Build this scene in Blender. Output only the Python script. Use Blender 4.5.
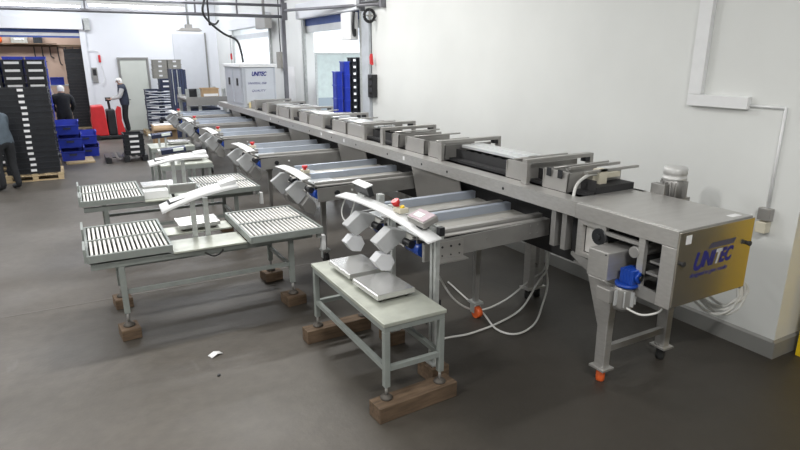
import bpy, math, random
import numpy as np
from mathutils import Vector, Matrix, Euler
random.seed(7)
PI = math.pi
SC = bpy.context.scene
COL = SC.collection
for o in list(bpy.data.objects):
    bpy.data.objects.remove(o)

# ------------------------------------------------------------------ camera, world, lights, exposure
cam_data = bpy.data.cameras.new('camera')
cam_data.sensor_width = 36.0
cam_data.lens = 26.0
cam = bpy.data.objects.new('camera', cam_data)
COL.objects.link(cam)
cam.location = (0, 0, 2.4)
cam.rotation_euler = (math.radians(90 - 16.115), 0, math.radians(-29.11))
SC.camera = cam

w = bpy.data.worlds.new('world')
SC.world = w
w.use_nodes = True
w.node_tree.nodes['Background'].inputs['Color'].default_value = (0.85, 0.92, 1.0, 1)
w.node_tree.nodes['Background'].inputs['Strength'].default_value = 0.6

SC.view_settings.view_transform = 'Standard'
SC.view_settings.look = 'None'
SC.view_settings.gamma = 1.0
SC.view_settings.use_curve_mapping = False
SC.view_settings.exposure = 0.0

LAMP_ROWS = [  # x, y, power, what hangs below it: hung fluorescent fittings (the far half of the hall is fully lit)
    (-2.2, 2.5, 190, 'the empty near floor'), (1.2, -0.8, 210, 'the floor behind the camera, added to light the near end'), (2.0, 6.8, 115, 'the two-scale table'), (-2.2, 6.5, 115, 'the open floor left of the roller tables'),  # second fitting: unseen, added behind the camera to brighten the near wall
    (2.4, 9.4, 100, 'the third branch'), (-1.8, 11.0, 95, 'the aisle by the stooping person'), (2.4, 13.0, 100, 'the vision cabinet'),
    (-1.8, 15.5, 95, 'the tagged crate stacks'), (2.4, 17.5, 95, 'the infeed frame'), (-0.5, 20.0, 90, 'the pallet truck'), (3.2, 20.5, 70, 'the wrapped stacks')]
CEIL = 5.0


def area_lamp(name, loc, power, sx, sy, rot=(0, 0, 0), col=(0.93, 0.97, 1.0)):
    d = bpy.data.lights.new(name, 'AREA')
    d.shape = 'RECTANGLE'
    d.size = sx
    d.size_y = sy
    d.energy = power
    d.color = col
    o = bpy.data.objects.new(name, d)
    o.location = loc
    o.rotation_euler = rot
    COL.objects.link(o)
    return o


for (lx, ly, lp, lw) in LAMP_ROWS:
    area_lamp('fluorescent_light', (lx, ly, CEIL - 0.32), lp, 1.5, 0.22, col=(1.0, 0.985, 0.955) if ly < 10 else (0.95, 0.965, 1.0))
# daylight and strip light inside the two loading docks behind the right wall, and in the dispatch bay behind the back wall
area_lamp('dock_light', (7.4, 11.8, 3.6), 300, 2.0, 2.0)
area_lamp('dock_light', (7.4, 17.5, 3.6), 420, 2.0, 2.0)
area_lamp('dock_light', (-1.2, 24.3, 4.2), 160, 2.5, 1.0)


# ------------------------------------------------------------------ materials
def M(name, col, rough=0.5, metal=0.0, var=0.08, scale=6.0, bump=0.0, bscale=60.0, emit=0.0, stretch=None, spec=0.5, alpha=1.0):
    m = bpy.data.materials.new(name)
    m.use_nodes = True
    nt = m.node_tree
    b = nt.nodes['Principled BSDF']
    b.inputs['Roughness'].default_value = rough
    b.inputs['Metallic'].default_value = metal
    b.inputs['Specular IOR Level'].default_value = spec
    tc = nt.nodes.new('ShaderNodeTexCoord')
    mp = nt.nodes.new('ShaderNodeMapping')
    if stretch:
        mp.inputs['Scale'].default_value = stretch
    nt.links.new(tc.outputs['Object'], mp.inputs['Vector'])
    n = nt.nodes.new('ShaderNodeTexNoise')
    n.inputs['Scale'].default_value = scale
    n.inputs['Detail'].default_value = 4.0
    nt.links.new(mp.outputs['Vector'], n.inputs['Vector'])
    r = nt.nodes.new('ShaderNodeValToRGB')
    c0 = [max(0, c * (1 - var)) for c in col]
    c1 = [min(1, c * (1 + var)) for c in col]
    r.color_ramp.elements[0].position = 0.3
    r.color_ramp.elements[1].position = 0.7
    r.color_ramp.elements[0].color = (*c0, 1)
    r.color_ramp.elements[1].color = (*c1, 1)
    nt.links.new(n.outputs['Fac'], r.inputs['Fac'])
    nt.links.new(r.outputs['Color'], b.inputs['Base Color'])
    if bump:
        n2 = nt.nodes.new('ShaderNodeTexNoise')
        n2.inputs['Scale'].default_value = bscale
        nt.links.new(mp.outputs['Vector'], n2.inputs['Vector'])
        bp = nt.nodes.new('ShaderNodeBump')
        bp.inputs['Strength'].default_value = bump
        bp.inputs['Distance'].default_value = 0.01
        nt.links.new(n2.outputs['Fac'], bp.inputs['Height'])
        nt.links.new(bp.outputs['Normal'], b.inputs['Normal'])
    if emit:
        b.inputs['Emission Color'].default_value = (*col, 1)
        b.inputs['Emission Strength'].default_value = emit
    return m


STEEL = M('stainless_steel', (0.50, 0.49, 0.475), 0.36, 0.6, 0.06, 3, stretch=(1, 6, 20))
STEEL_D = M('worn_stainless_steel', (0.36, 0.355, 0.345), 0.42, 0.55, 0.10, 4)
PLATE = M('brushed_end_plate_steel', (0.52, 0.49, 0.43), 0.24, 0.88, 0.04, 3, stretch=(1, 1, 20))
PANEL = M('matt_steel_sheet', (0.40, 0.39, 0.375), 0.42, 0.55, 0.07, 2)
ALU = M('aluminium_profile', (0.72, 0.74, 0.75), 0.35, 0.6, 0.04, 5)
DECK = M('belt_deck', (0.43, 0.42, 0.39), 0.45, 0.2, 0.06, 5)
BLUEST = M('guide_sheet', (0.46, 0.51, 0.60), 0.35, 0.5, 0.08, 3)
PIPE = M('grey_pipe', (0.20, 0.20, 0.22), 0.45, 0.3)
GALV = M('galvanised_steel', (0.50, 0.52, 0.51), 0.5, 0.45, 0.12, 18)
HAMMER = M('grey_green_enamel', (0.27, 0.295, 0.28), 0.42, 0.1, 0.08, 10, bump=0.1, bscale=120)
TOPS = M('table_top_sheet', (0.48, 0.50, 0.44), 0.4, 0.3, 0.14, 7)
SCALE = M('scale_platform_steel', (0.66, 0.66, 0.65), 0.25, 0.7, 0.05, 4)
ROLL = M('zinc_roller', (0.80, 0.79, 0.76), 0.42, 0.25, 0.05, 30)
CHUTE = M('translucent_grey_plastic', (0.46, 0.47, 0.48), 0.45, 0.0, 0.05, 5)
CHUTEW = M('pale_translucent_plastic', (0.62, 0.63, 0.65), 0.4, 0.0, 0.05, 5)
RUSTY = M('dark_cast_foot', (0.09, 0.08, 0.07), 0.6, 0.3)
WHITE = M('white_plastic', (0.82, 0.83, 0.84), 0.4, 0, 0.03, 8)
CREAM = M('cream_plastic', (0.66, 0.62, 0.50), 0.45, 0, 0.04, 8)
BLACK = M('black_plastic', (0.018, 0.019, 0.022), 0.4, 0, 0.2, 12)
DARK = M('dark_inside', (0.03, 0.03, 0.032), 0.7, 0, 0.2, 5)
RUBBER = M('black_rubber', (0.02, 0.02, 0.02), 0.7)
NAVY = M('navy_plastic', (0.030, 0.040, 0.085), 0.45, 0, 0.15, 9)
CRATE = M('black_crate_plastic', (0.012, 0.014, 0.019), 0.45, 0, 0.25, 9)
GREYCR = M('grey_crate_plastic', (0.30, 0.29, 0.26), 0.5, 0, 0.12, 9)
BLUE = M('blue_crate_plastic', (0.020, 0.045, 0.42), 0.4, 0, 0.12, 6)
GEARB = M('blue_gearbox_paint', (0.012, 0.06, 0.36), 0.3, 0, 0.1, 14)
LOGO = M('blue_print', (0.012, 0.018, 0.20), 0.5, 0, 0.03)
PALEPRINT = M('pale_print', (0.62, 0.63, 0.66), 0.5, 0, 0.03)
COWL = M('fan_cowl_paint', (0.62, 0.62, 0.61), 0.5, 0.3, 0.03)
GREYPRINT = M('grey_print', (0.08, 0.08, 0.13), 0.5, 0, 0.03)
RED = M('red_paint', (0.62, 0.03, 0.035), 0.35, 0, 0.08)
ORANGE = M('orange_plastic', (0.75, 0.13, 0.03), 0.4, 0, 0.08)
YELLOW = M('yellow_paint', (0.90, 0.62, 0.02), 0.4, 0, 0.05)
WOOD = M('worn_wood', (0.125, 0.082, 0.05), 0.75, 0, 0.35, 5, bump=0.4, bscale=30, stretch=(1, 8, 8))
PALLETW = M('pallet_wood', (0.52, 0.40, 0.24), 0.75, 0, 0.2, 5, bump=0.2, bscale=30, stretch=(1, 8, 8))
CARD = M('cardboard', (0.48, 0.33, 0.19), 0.8, 0, 0.08, 6)
PAPER = M('white_paper', (0.88, 0.88, 0.88), 0.8, 0, 0.02)
HOSE = M('grey_hose', (0.62, 0.62, 0.60), 0.4, 0, 0.05)
LABELW = M('white_sticker', (0.85, 0.85, 0.86), 0.5, 0, 0.02)
SCREEN = M('display_face', (0.62, 0.50, 0.55), 0.2, 0, 0.05)
LCD = M('indicator_screen', (0.72, 0.78, 0.74), 0.2, 0, 0.05, emit=0.25)
DOORP = M('pale_green_door', (0.62, 0.65, 0.60), 0.5, 0, 0.03, 3)
TUBE = M('lit_fluorescent_tube', (0.95, 0.98, 1.0), 0.4, 0, 0.0, emit=7.0)
SKIN = M('skin', (0.50, 0.30, 0.22), 0.55, 0, 0.05)
HAIR = M('dark_hair', (0.03, 0.022, 0.018), 0.6, 0, 0.2)
HAIRB = M('brown_hair', (0.14, 0.09, 0.06), 0.6, 0, 0.2)
HOOD = M('grey_hoodie_cloth', (0.085, 0.11, 0.135), 0.85, 0, 0.12, 14)
CLOTHK = M('black_cloth', (0.016, 0.017, 0.02), 0.85, 0, 0.2, 14)
VEST = M('navy_vest_cloth', (0.025, 0.032, 0.055), 0.8, 0, 0.2, 14)
SLEEVE = M('pale_grey_cloth', (0.52, 0.52, 0.52), 0.85, 0, 0.08, 14)
PINK = M('pale_pink_cloth', (0.62, 0.55, 0.53), 0.85, 0, 0.08, 14)
CAPW = M('white_cap_cloth', (0.78, 0.77, 0.75), 0.85, 0, 0.04, 14)
WRAP = M('stretch_film', (0.52, 0.55, 0.60), 0.25, 0, 0.25, 8)
WALLM = M('painted_wall', (0.755, 0.77, 0.755), 0.55, 0, 0.04, 0.9, bump=0.05, bscale=14)
WALLB = M('back_wall_paint', (0.80, 0.82, 0.86), 0.55, 0, 0.02, 0.8)
PLINTH = M('grey_plinth_paint', (0.26, 0.26, 0.25), 0.5, 0, 0.06, 3)
TAN = M('tan_bay_wall', (0.46, 0.33, 0.26), 0.7, 0, 0.08, 1.5)
DADO = M('grey_blue_dado', (0.34, 0.40, 0.45), 0.6, 0, 0.04, 2)
BLUEP = M('blue_shutter_paint', (0.05, 0.10, 0.34), 0.45, 0, 0.05)
CEILM = M('ceiling_paint', (0.78, 0.79, 0.80), 0.8, 0, 0.02)


def floor_material():
    m = bpy.data.materials.new('worn_concrete_floor')
    m.use_nodes = True
    nt = m.node_tree
    L = nt.links.new
    b = nt.nodes['Principled BSDF']
    tc = nt.nodes.new('ShaderNodeTexCoord')

    def noise(s, d, st=None):
        mp = nt.nodes.new('ShaderNodeMapping')
        if st:
            mp.inputs['Scale'].default_value = st
        L(tc.outputs['Object'], mp.inputs['Vector'])
        n = nt.nodes.new('ShaderNodeTexNoise')
        n.inputs['Scale'].default_value = s
        n.inputs['Detail'].default_value = d
        L(mp.outputs['Vector'], n.inputs['Vector'])
        return n

    def ramp(src, p0, c0, p1, c1):
        r = nt.nodes.new('ShaderNodeValToRGB')
        r.color_ramp.elements[0].position = p0
        r.color_ramp.elements[1].position = p1
        r.color_ramp.elements[0].color = (*c0, 1)
        r.color_ramp.elements[1].color = (*c1, 1)
        L(src.outputs['Fac'], r.inputs['Fac'])
        return r

    def mix(fac, a, bb, mode='MIX', f=None):
        x = nt.nodes.new('ShaderNodeMix')
        x.data_type = 'RGBA'
        x.blend_type = mode
        if fac is not None:
            L(fac, x.inputs['Factor'])
        else:
            x.inputs['Factor'].default_value = f
        L(a, x.inputs['A'])
        L(bb, x.inputs['B'])
        return x.outputs['Result']
    base = ramp(noise(0.5, 6), 0.35, (0.086, 0.076, 0.064), 0.7, (0.119, 0.106, 0.091))
    fine = ramp(noise(9, 5), 0.3, (0.82, 0.82, 0.82), 0.7, (1.08, 1.08, 1.08))
    c = mix(None, base.outputs['Color'], fine.outputs['Color'], 'MULTIPLY', 0.8)
    # whitish scuffs left by wheels
    scuff = ramp(noise(1.4, 8, (1.6, 0.5, 1)), 0.66, (0, 0, 0), 0.76, (0.35, 0.35, 0.35))
    pale = nt.nodes.new('ShaderNodeRGB')
    pale.outputs[0].default_value = (0.26, 0.25, 0.25, 1)
    c = mix(scuff.outputs['Color'], c, pale.outputs[0])
    # dirt trodden in round the machine
    dirt = ramp(noise(0.9, 5), 0.5, (0, 0, 0), 0.7, (0.5, 0.5, 0.5))
    dk = nt.nodes.new('ShaderNodeRGB')
    dk.outputs[0].default_value = (0.07, 0.062, 0.052, 1)
    c = mix(dirt.outputs['Color'], c, dk.outputs[0])
    # dark damp coating along the machine; band under first roller table also paints its shade
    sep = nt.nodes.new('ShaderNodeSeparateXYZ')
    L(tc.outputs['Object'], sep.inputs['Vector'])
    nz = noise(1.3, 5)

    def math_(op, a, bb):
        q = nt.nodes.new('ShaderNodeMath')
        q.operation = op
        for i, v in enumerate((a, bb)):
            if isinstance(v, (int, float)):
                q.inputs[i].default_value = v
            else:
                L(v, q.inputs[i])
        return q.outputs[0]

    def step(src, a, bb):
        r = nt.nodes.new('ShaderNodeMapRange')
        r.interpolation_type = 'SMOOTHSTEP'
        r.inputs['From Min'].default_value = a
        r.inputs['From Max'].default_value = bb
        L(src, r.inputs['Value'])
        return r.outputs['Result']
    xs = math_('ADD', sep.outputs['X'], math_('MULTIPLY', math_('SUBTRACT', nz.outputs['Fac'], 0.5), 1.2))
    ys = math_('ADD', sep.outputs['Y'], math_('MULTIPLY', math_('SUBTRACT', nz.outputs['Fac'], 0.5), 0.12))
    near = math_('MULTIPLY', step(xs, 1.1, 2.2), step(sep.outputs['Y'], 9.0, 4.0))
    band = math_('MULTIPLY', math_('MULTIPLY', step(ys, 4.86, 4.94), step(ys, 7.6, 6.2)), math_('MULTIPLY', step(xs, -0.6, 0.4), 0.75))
    damp_and_shade = math_('MULTIPLY', math_('MAXIMUM', near, band), 0.82)
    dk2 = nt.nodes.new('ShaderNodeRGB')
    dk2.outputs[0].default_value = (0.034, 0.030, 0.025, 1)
    c = mix(damp_and_shade, c, dk2.outputs[0])
    L(c, b.inputs['Base Color'])
    rr = nt.nodes.new('ShaderNodeMapRange')
    rr.inputs['To Min'].default_value = 0.38
    rr.inputs['To Max'].default_value = 0.62
    L(noise(1.1, 4).outputs['Fac'], rr.inputs['Value'])
    L(rr.outputs['Result'], b.inputs['Roughness'])
    bp = nt.nodes.new('ShaderNodeBump')
    bp.inputs['Strength'].default_value = 0.15
    bp.inputs['Distance'].default_value = 0.01
    L(noise(30, 4).outputs['Fac'], bp.inputs['Height'])
    L(bp.outputs['Normal'], b.inputs['Normal'])
    return m


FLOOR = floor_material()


# ------------------------------------------------------------------ mesh helpers
class MB:
    """collects shapes into one mesh"""

    def __init__(s):
        s.v, s.f, s.sm = [], [], []

    def add(s, vs, fs, smooth=False, mat=None):
        o = len(s.v)
        for p in vs:
            p = Vector(p)
            s.v.append(tuple(mat @ p) if mat else tuple(p))
        for f in fs:
            s.f.append([i + o for i in f])
            s.sm.append(smooth)
        return s

    def box(s, x0, x1, y0, y1, z0, z1, mat=None):
        return s.add([(x0, y0, z0), (x1, y0, z0), (x1, y1, z0), (x0, y1, z0), (x0, y0, z1), (x1, y0, z1), (x1, y1, z1), (x0, y1, z1)],
                     [(3, 2, 1, 0), (4, 5, 6, 7), (0, 1, 5, 4), (1, 2, 6, 5), (2, 3, 7, 6), (3, 0, 4, 7)], mat=mat)

    def cbox(s, c, d, rot=None):
        m = Matrix.Translation(c)
        if rot:
            m = m @ Euler(rot).to_matrix().to_4x4()
        a, b, h = d[0] / 2, d[1] / 2, d[2] / 2
        return s.box(-a, a, -b, b, -h, h, mat=m)

    def cyl(s, p0, p1, r, n=12, r1=None):
        p0, p1 = Vector(p0), Vector(p1)
        r1 = r if r1 is None else r1
        ax = (p1 - p0).normalized()
        u = ax.orthogonal().normalized()
        w_ = ax.cross(u)
        vs = []
        for k in range(n):
            a = 2 * PI * k / n
            d = u * math.cos(a) + w_ * math.sin(a)
            vs += [p0 + d * r, p1 + d * r1]
        o = len(s.v)
        s.v += [tuple(p) for p in vs]
        for k in range(n):
            j = (k + 1) % n
            s.f.append([o + 2 * k, o + 2 * j, o + 2 * j + 1, o + 2 * k + 1])
            s.sm.append(True)
        s.f.append([o + 2 * k for k in range(n)][::-1])
        s.f.append([o + 2 * k + 1 for k in range(n)])
        s.sm += [False, False]
        return s

    def tube(s, pts, r, n=8):
        pts = [Vector(p) for p in pts]
        o = len(s.v)
        t0 = (pts[1] - pts[0]).normalized()
        u = t0.orthogonal().normalized()
        for i, p in enumerate(pts):
            a = pts[max(i - 1, 0)]
            b = pts[min(i + 1, len(pts) - 1)]
            t = (b - a).normalized()
            u = (u - t * u.dot(t)).normalized()
            w_ = t.cross(u)
            for k in range(n):
                an = 2 * PI * k / n
                s.v.append(tuple(p + (u * math.cos(an) + w_ * math.sin(an)) * r))
        for i in range(len(pts) - 1):
            for k in range(n):
                j = (k + 1) % n
                s.f.append([o + i * n + k, o + i * n + j, o + (i + 1) * n + j, o + (i + 1) * n + k])
                s.sm.append(True)
        s.f.append([o + k for k in range(n)][::-1])
        s.f.append([o + (len(pts) - 1) * n + k for k in range(n)])
        s.sm += [True, True]
        return s

    def prism(s, poly, axis, a, b):
        """2-D outline pushed along an axis: axis 'y' takes (x,z), 'x' takes (y,z), 'z' takes (x,y)"""
        def P(p, t):
            return {'y': (p[0], t, p[1]), 'x': (t, p[0], p[1]), 'z': (p[0], p[1], t)}[axis]
        n = len(poly)
        vs = [P(p, a) for p in poly] + [P(p, b) for p in poly]
        fs = [list(range(n))[::-1], list(range(n, 2 * n))]
        fs += [(k, (k + 1) % n, n + (k + 1) % n, n + k) for k in range(n)]
        return s.add(vs, fs)

    def lathe(s, c, prof, n=16):
        c = Vector(c)
        o = len(s.v)
        for (r, z) in prof:
            for k in range(n):
                a = 2 * PI * k / n
                s.v.append((c.x + r * math.cos(a), c.y + r * math.sin(a), c.z + z))
        for i in range(len(prof) - 1):
            for k in range(n):
                j = (k + 1) % n
                s.f.append([o + i * n + k, o + i * n + j, o + (i + 1) * n + j, o + (i + 1) * n + k])
                s.sm.append(True)
        s.f.append([o + k for k in range(n)][::-1])
        s.f.append([o + (len(prof) - 1) * n + k for k in range(n)])
        s.sm += [False, False]
        return s

    def sheet(s, rows, t=0.004):
        """a bent sheet through rows of points, given thickness along its normal"""
        nr, nc = len(rows), len(rows[0])
        R = [[Vector(p) for p in r] for r in rows]
        nor = (R[-1][0] - R[0][0]).cross(R[0][-1] - R[0][0]).normalized() * t
        o = len(s.v)
        for sgn in (0, 1):
            for r in R:
                for p in r:
                    s.v.append(tuple(p + nor * sgn))
        N = nr * nc
        for i in range(nr - 1):
            for j in range(nc - 1):
                a = o + i * nc + j
                q = [a, a + 1, a + nc + 1, a + nc]
                s.f.append(q)
                s.f.append([x + N for x in q][::-1])
                s.sm += [True, True]
        edge = [i for i in range(nc)] + [nc * (i + 1) - 1 for i in range(1, nr)] + [nc * (nr - 1) + j for j in range(nc - 2, -1, -1)] + [nc * i for i in range(nr - 2, 0, -1)]
        for k in range(len(edge)):
            a, b = edge[k], edge[(k + 1) % len(edge)]
            s.f.append([o + a, o + a + N, o + b + N, o + b])
            s.sm.append(False)
        return s

    def mesh(s, name, mat, off=(0, 0, 0)):
        me = bpy.data.meshes.new(name)
        ox, oy, oz = off
        me.from_pydata([(x - ox, y - oy, z - oz) for x, y, z in s.v], [], s.f)
        me.polygons.foreach_set('use_smooth', s.sm)
        me.materials.append(mat)
        me.update()
        return me

    def build(s, name, mat, parent=None, label=None, world=False, bevel=0.0, loc=None, kind=None):
        off = (0, 0, 0)
        if world and parent:
            p = parent
            while p.parent:
                p = p.parent
            off = p.location
        o = bpy.data.objects.new(name, s.mesh(name, mat, off))
        COL.objects.link(o)
        if parent:
            o.parent = parent
        if loc:
            o.location = loc
        if bevel:
            md = o.modifiers.new('bevel', 'BEVEL')
            md.width = bevel
            md.segments = 2
            md.limit_method = 'ANGLE'
        if label:
            o['label'] = label
        if kind:
            o['kind'] = kind
        return o


def tag(o, label, cat, group=None):
    o['label'] = label
    o['category'] = cat
    if group:
        o['group'] = group
    return o


def thing(name, label, cat, loc=(0, 0, 0), rz=0.0, group=None):
    o = bpy.data.objects.new(name, None)
    o.empty_display_size = 0.2
    COL.objects.link(o)
    o.location = loc
    o.rotation_euler = (0, 0, rz)
    return tag(o, label, cat, group)


def solo(name, mb, mat, label, cat, loc=(0, 0, 0), rz=0.0, group=None, bevel=0.0):
    o = mb.build(name, mat, bevel=bevel)
    o.location = loc
    o.rotation_euler = (0, 0, rz)
    return tag(o, label, cat, group)


def struct(name, mb, mat, parent=None, bevel=0.0):
    o = mb.build(name, mat, parent, bevel=bevel)
    if not parent:
        o['kind'] = 'structure'
    return o


def kids(o):
    return [c for c in ALLKIDS.get(o.name, [])] if False else [c for c in bpy.data.objects if c.parent == o]


def copy_tree(o, parent=None):
    c = o.copy()
    COL.objects.link(c)
    if parent:
        c.parent = parent
    for ch in kids(o):
        copy_tree(ch, c)
    return c


def dup(src, loc, label, rz=None, group=None):
    c = copy_tree(src)
    c.location = loc
    if rz is not None:
        c.rotation_euler = (0, 0, rz)
    c['label'] = label
    if group:
        c['group'] = group
    return c


def dup_part(src, parent, loc, rot=None):
    c = src.copy()
    COL.objects.link(c)
    c.parent = parent
    c.location = loc
    if rot:
        c.rotation_euler = rot
    return c


def text(name, body, size, mat, parent, loc, rot, shear=0.0, offset=0.0, depth=0.0008, sx=1.0):
    cu = bpy.data.curves.new(name, 'FONT')
    cu.body = body
    cu.size = size
    cu.shear = shear
    cu.offset = offset
    cu.extrude = depth
    cu.align_x = 'LEFT'
    tmp = bpy.data.objects.new(name + '_curve', cu)
    COL.objects.link(tmp)
    dg = bpy.context.evaluated_depsgraph_get()
    me = bpy.data.meshes.new_from_object(tmp.evaluated_get(dg))
    bpy.data.objects.remove(tmp)
    me.materials.clear()
    me.materials.append(mat)
    o = bpy.data.objects.new(name, me)
    COL.objects.link(o)
    o.parent = parent
    o.location = loc
    o.rotation_euler = rot
    o.scale = (sx, 1, 1)
    return o


def arc(p0, p1, sag, n=10, side=(0, 0, -1)):
    p0, p1, side = Vector(p0), Vector(p1), Vector(side)
    return [p0.lerp(p1, t / n) + side * sag * 4 * (t / n) * (1 - t / n) for t in range(n + 1)]


def spline(pts, n=6):
    P = [Vector(p) for p in pts]
    P = [P[0]] + P + [P[-1]]
    out = []
    for i in range(1, len(P) - 2):
        for k in range(n):
            t = k / n
            a, b, c, d = P[i - 1], P[i], P[i + 1], P[i + 2]
            out.append(0.5 * ((2 * b) + (c - a) * t + (2 * a - 5 * b + 4 * c - d) * t * t + (3 * b - a - 3 * c + d) * t ** 3))
    out.append(P[-2])
    return out


ORD = ['topmost', 'second from top', 'third from top', 'fourth from top', 'fifth from top', 'sixth from top', 'seventh from top', 'eighth from top',
       'ninth from top', 'tenth from top', 'eleventh from top', 'twelfth from top', 'thirteenth from top', 'fourteenth from top', 'fifteenth from top', 'sixteenth from top', 'seventeenth from top']

# ------------------------------------------------------------------ setting
BACK = 22.0
RW = 4.8
JOG = 2.27
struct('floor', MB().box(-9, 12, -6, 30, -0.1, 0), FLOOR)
struct('ceiling', MB().box(-6.2, 9.5, -5.2, 28, CEIL, CEIL + 0.1), CEILM)
# right wall: openings of the two loading docks
D2 = (10.0, 13.05)   # near dock
D1 = (15.6, 19.5)     # far dock
H = 3.25
wr = MB()
T = 0.22
wr.box(RW, RW + T, JOG, D2[0], 0, CEIL).box(RW, RW + T, D2[1], D1[0], 0, CEIL).box(RW, RW + T, D1[1], BACK + 0.2, 0, CEIL)
wr.box(RW, RW + T, D2[0], D2[1], H, CEIL).box(RW, RW + T, D1[0], D1[1], H, CEIL)
struct('wall_right', wr, WALLM)
struct('wall_right_return', MB().box(RW + T, 9.2, JOG, JOG + T, 0, CEIL), WALLM)
struct('wall_far_right', MB().box(9.0, 9.2, -5, JOG, 0, CEIL), WALLM)
struct('wall_back', MB().box(0.6, 8.0, BACK, BACK + 0.2, 0, CEIL).box(-6.0, 0.6, BACK, BACK + 0.2, 3.3, CEIL).box(-6.0, -2.6, BACK, BACK + 0.2, 0, 3.3), WALLB)
struct('wall_left', MB().box(-6.2, -6.0, -5, BACK + 0.2, 0, CEIL), WALLM)
struct('wall_near', MB().box(-6.2, 9.2, -5.2, -5.0, 0, CEIL), WALLM)
struct('baseboard_right', MB().prism([(RW, 0), (RW - 0.02, 0), (RW - 0.02, 0.14), (RW, 0.16)], 'y', JOG, D2[0] - 0.08), PLINTH)
struct('baseboard_return', MB().prism([(JOG, 0), (JOG - 0.02, 0), (JOG - 0.02, 0.14), (JOG, 0.16)], 'x', RW - 0.02, 9.0), PLINTH)
struct('baseboard_back', MB().box(0.62, 4.78, BACK - 0.02, BACK, 0, 0.12), PLINTH)
# expansion joint in the floor
struct('trim_1', MB().box(-5.9, 3.1, 6.30, 6.33, 0, 0.002), M('joint_sealant', (0.12, 0.11, 0.10), 0.6))

# rooms behind the openings
struct('wall_dock_far', MB().box(RW + T, 9.5, 19.7, 19.9, 1.5, CEIL), WALLB)
struct('wall_dock_lower', MB().box(RW + T, 9.5, 19.68, 19.9, 0, 1.5), DADO)
struct('wall_dock_side', MB().box(9.3, 9.5, JOG + T, 19.9, 0, CEIL), WALLB)
struct('wall_bay', MB().box(-6, 2.0, 26.0, 26.2, 0, CEIL), TAN)
struct('wall_bay_side', MB().box(1.8, 2.0, BACK + 0.2, 26.0, 0, CEIL), TAN)
struct('wall_bay_left', MB().box(-6.2, -6.0, BACK + 0.2, 26.2, 0, CEIL), TAN)

# dock doors: shutter box, blue curtain edge, guides
def dock_door(name, y0, y1, blue):
    d = thing(name, 'x', 'x', (RW, (y0 + y1) / 2, 0))
    del d['label'], d['category']
    d['kind'] = 'structure'
    MB().box(RW - 0.16, RW - 0.002, y0 - 0.06, y1 + 0.1, H - 0.02, H + 0.30).build('shutter_box', WALLB, d, world=True, bevel=0.01)
    if blue:
        MB().box(RW + 0.02, RW + 0.10, y0 + 0.01, y1 - 0.01, H - 0.16, H - 0.001).build('shutter_curtain', BLUEP, d, world=True)
    MB().box(RW + 0.02, RW + 0.12, y0 + 0.01, y1 - 0.01, H - 0.30, H - 0.165).build('shutter_bottom_rail', ALU, d, world=True)
    for yy in (y0, y1):
        MB().box(RW - 0.05, RW - 0.002, yy - 0.06, yy + 0.06, 0, H - 0.03).build('door_guide', GALV, d, world=True)
    return d


dock_door('door_1', D2[0], D2[1], True)
dock_door('door_2', D1[0], D1[1], False)
d3 = thing('door_3', 'x', 'x', (1.97, BACK, 0))
del d3['label'], d3['category']
d3['kind'] = 'structure'
MB().box(1.56, 2.38, BACK - 0.045, BACK - 0.002, 0.01, 2.34).build('door_leaf', DOORP, d3, world=True)
MB().box(1.49, 1.55, BACK - 0.07, BACK - 0.002, 0, 2.42).box(2.39, 2.45, BACK - 0.07, BACK - 0.002, 0, 2.42).box(1.55, 2.39, BACK - 0.07, BACK - 0.002, 2.35, 2.42).build('door_frame', PLINTH, d3, world=True)
MB().cyl((1.64, BACK - 0.09, 1.05), (1.64, BACK - 0.045, 1.05), 0.012).box(1.63, 1.76, BACK - 0.10, BACK - 0.085, 1.04, 1.06).build('door_handle', BLACK, d3, world=True)
d4 = thing('door_4', 'x', 'x', (-1.0, BACK, 0))
del d4['label'], d4['category']
d4['kind'] = 'structure'
MB().box(-2.7, 0.62, BACK - 0.20, BACK - 0.005, 3.27, 3.62).build('shutter_box', WALLB, d4, world=True, bevel=0.01)
MB().box(-2.59, 0.50, BACK + 0.02, BACK + 0.06, 3.17, 3.295).build('shutter_curtain', BLUEP, d4, world=True)
MB().box(-2.59, 0.50, BACK + 0.02, BACK + 0.06, 3.08, 3.165).build('shutter_bottom_rail', ALU, d4, world=True)
MB().box(-2.59, 0.50, BACK + 0.02, BACK + 0.06, 3.02, 3.075).build('shutter_seal', BLUEP, d4, world=True)
MB().box(0.50, 0.66, BACK - 0.10, BACK - 0.003, 0, 3.26).build('door_guide', WALLB, d4, world=True)
MB().box(0.66, 0.82, BACK - 0.14, BACK - 0.003, 3.26, 3.62).build('drive_bracket', GALV, d4, world=True)


# ------------------------------------------------------------------ lamps and overhead pipework
def batten(loc, ln, label, rot=0.0):
    t = thing('fluorescent_batten', label, 'lamp', loc, rot, 'fluorescent battens')
    MB().box(-ln / 2, ln / 2, -0.05, 0.05, 0, 0.06).build('housing', WHITE, t)
    MB().cyl((-ln / 2 + 0.03, 0, -0.02), (ln / 2 - 0.03, 0, -0.02), 0.018).build('tube', TUBE, t)
    return t


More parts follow.
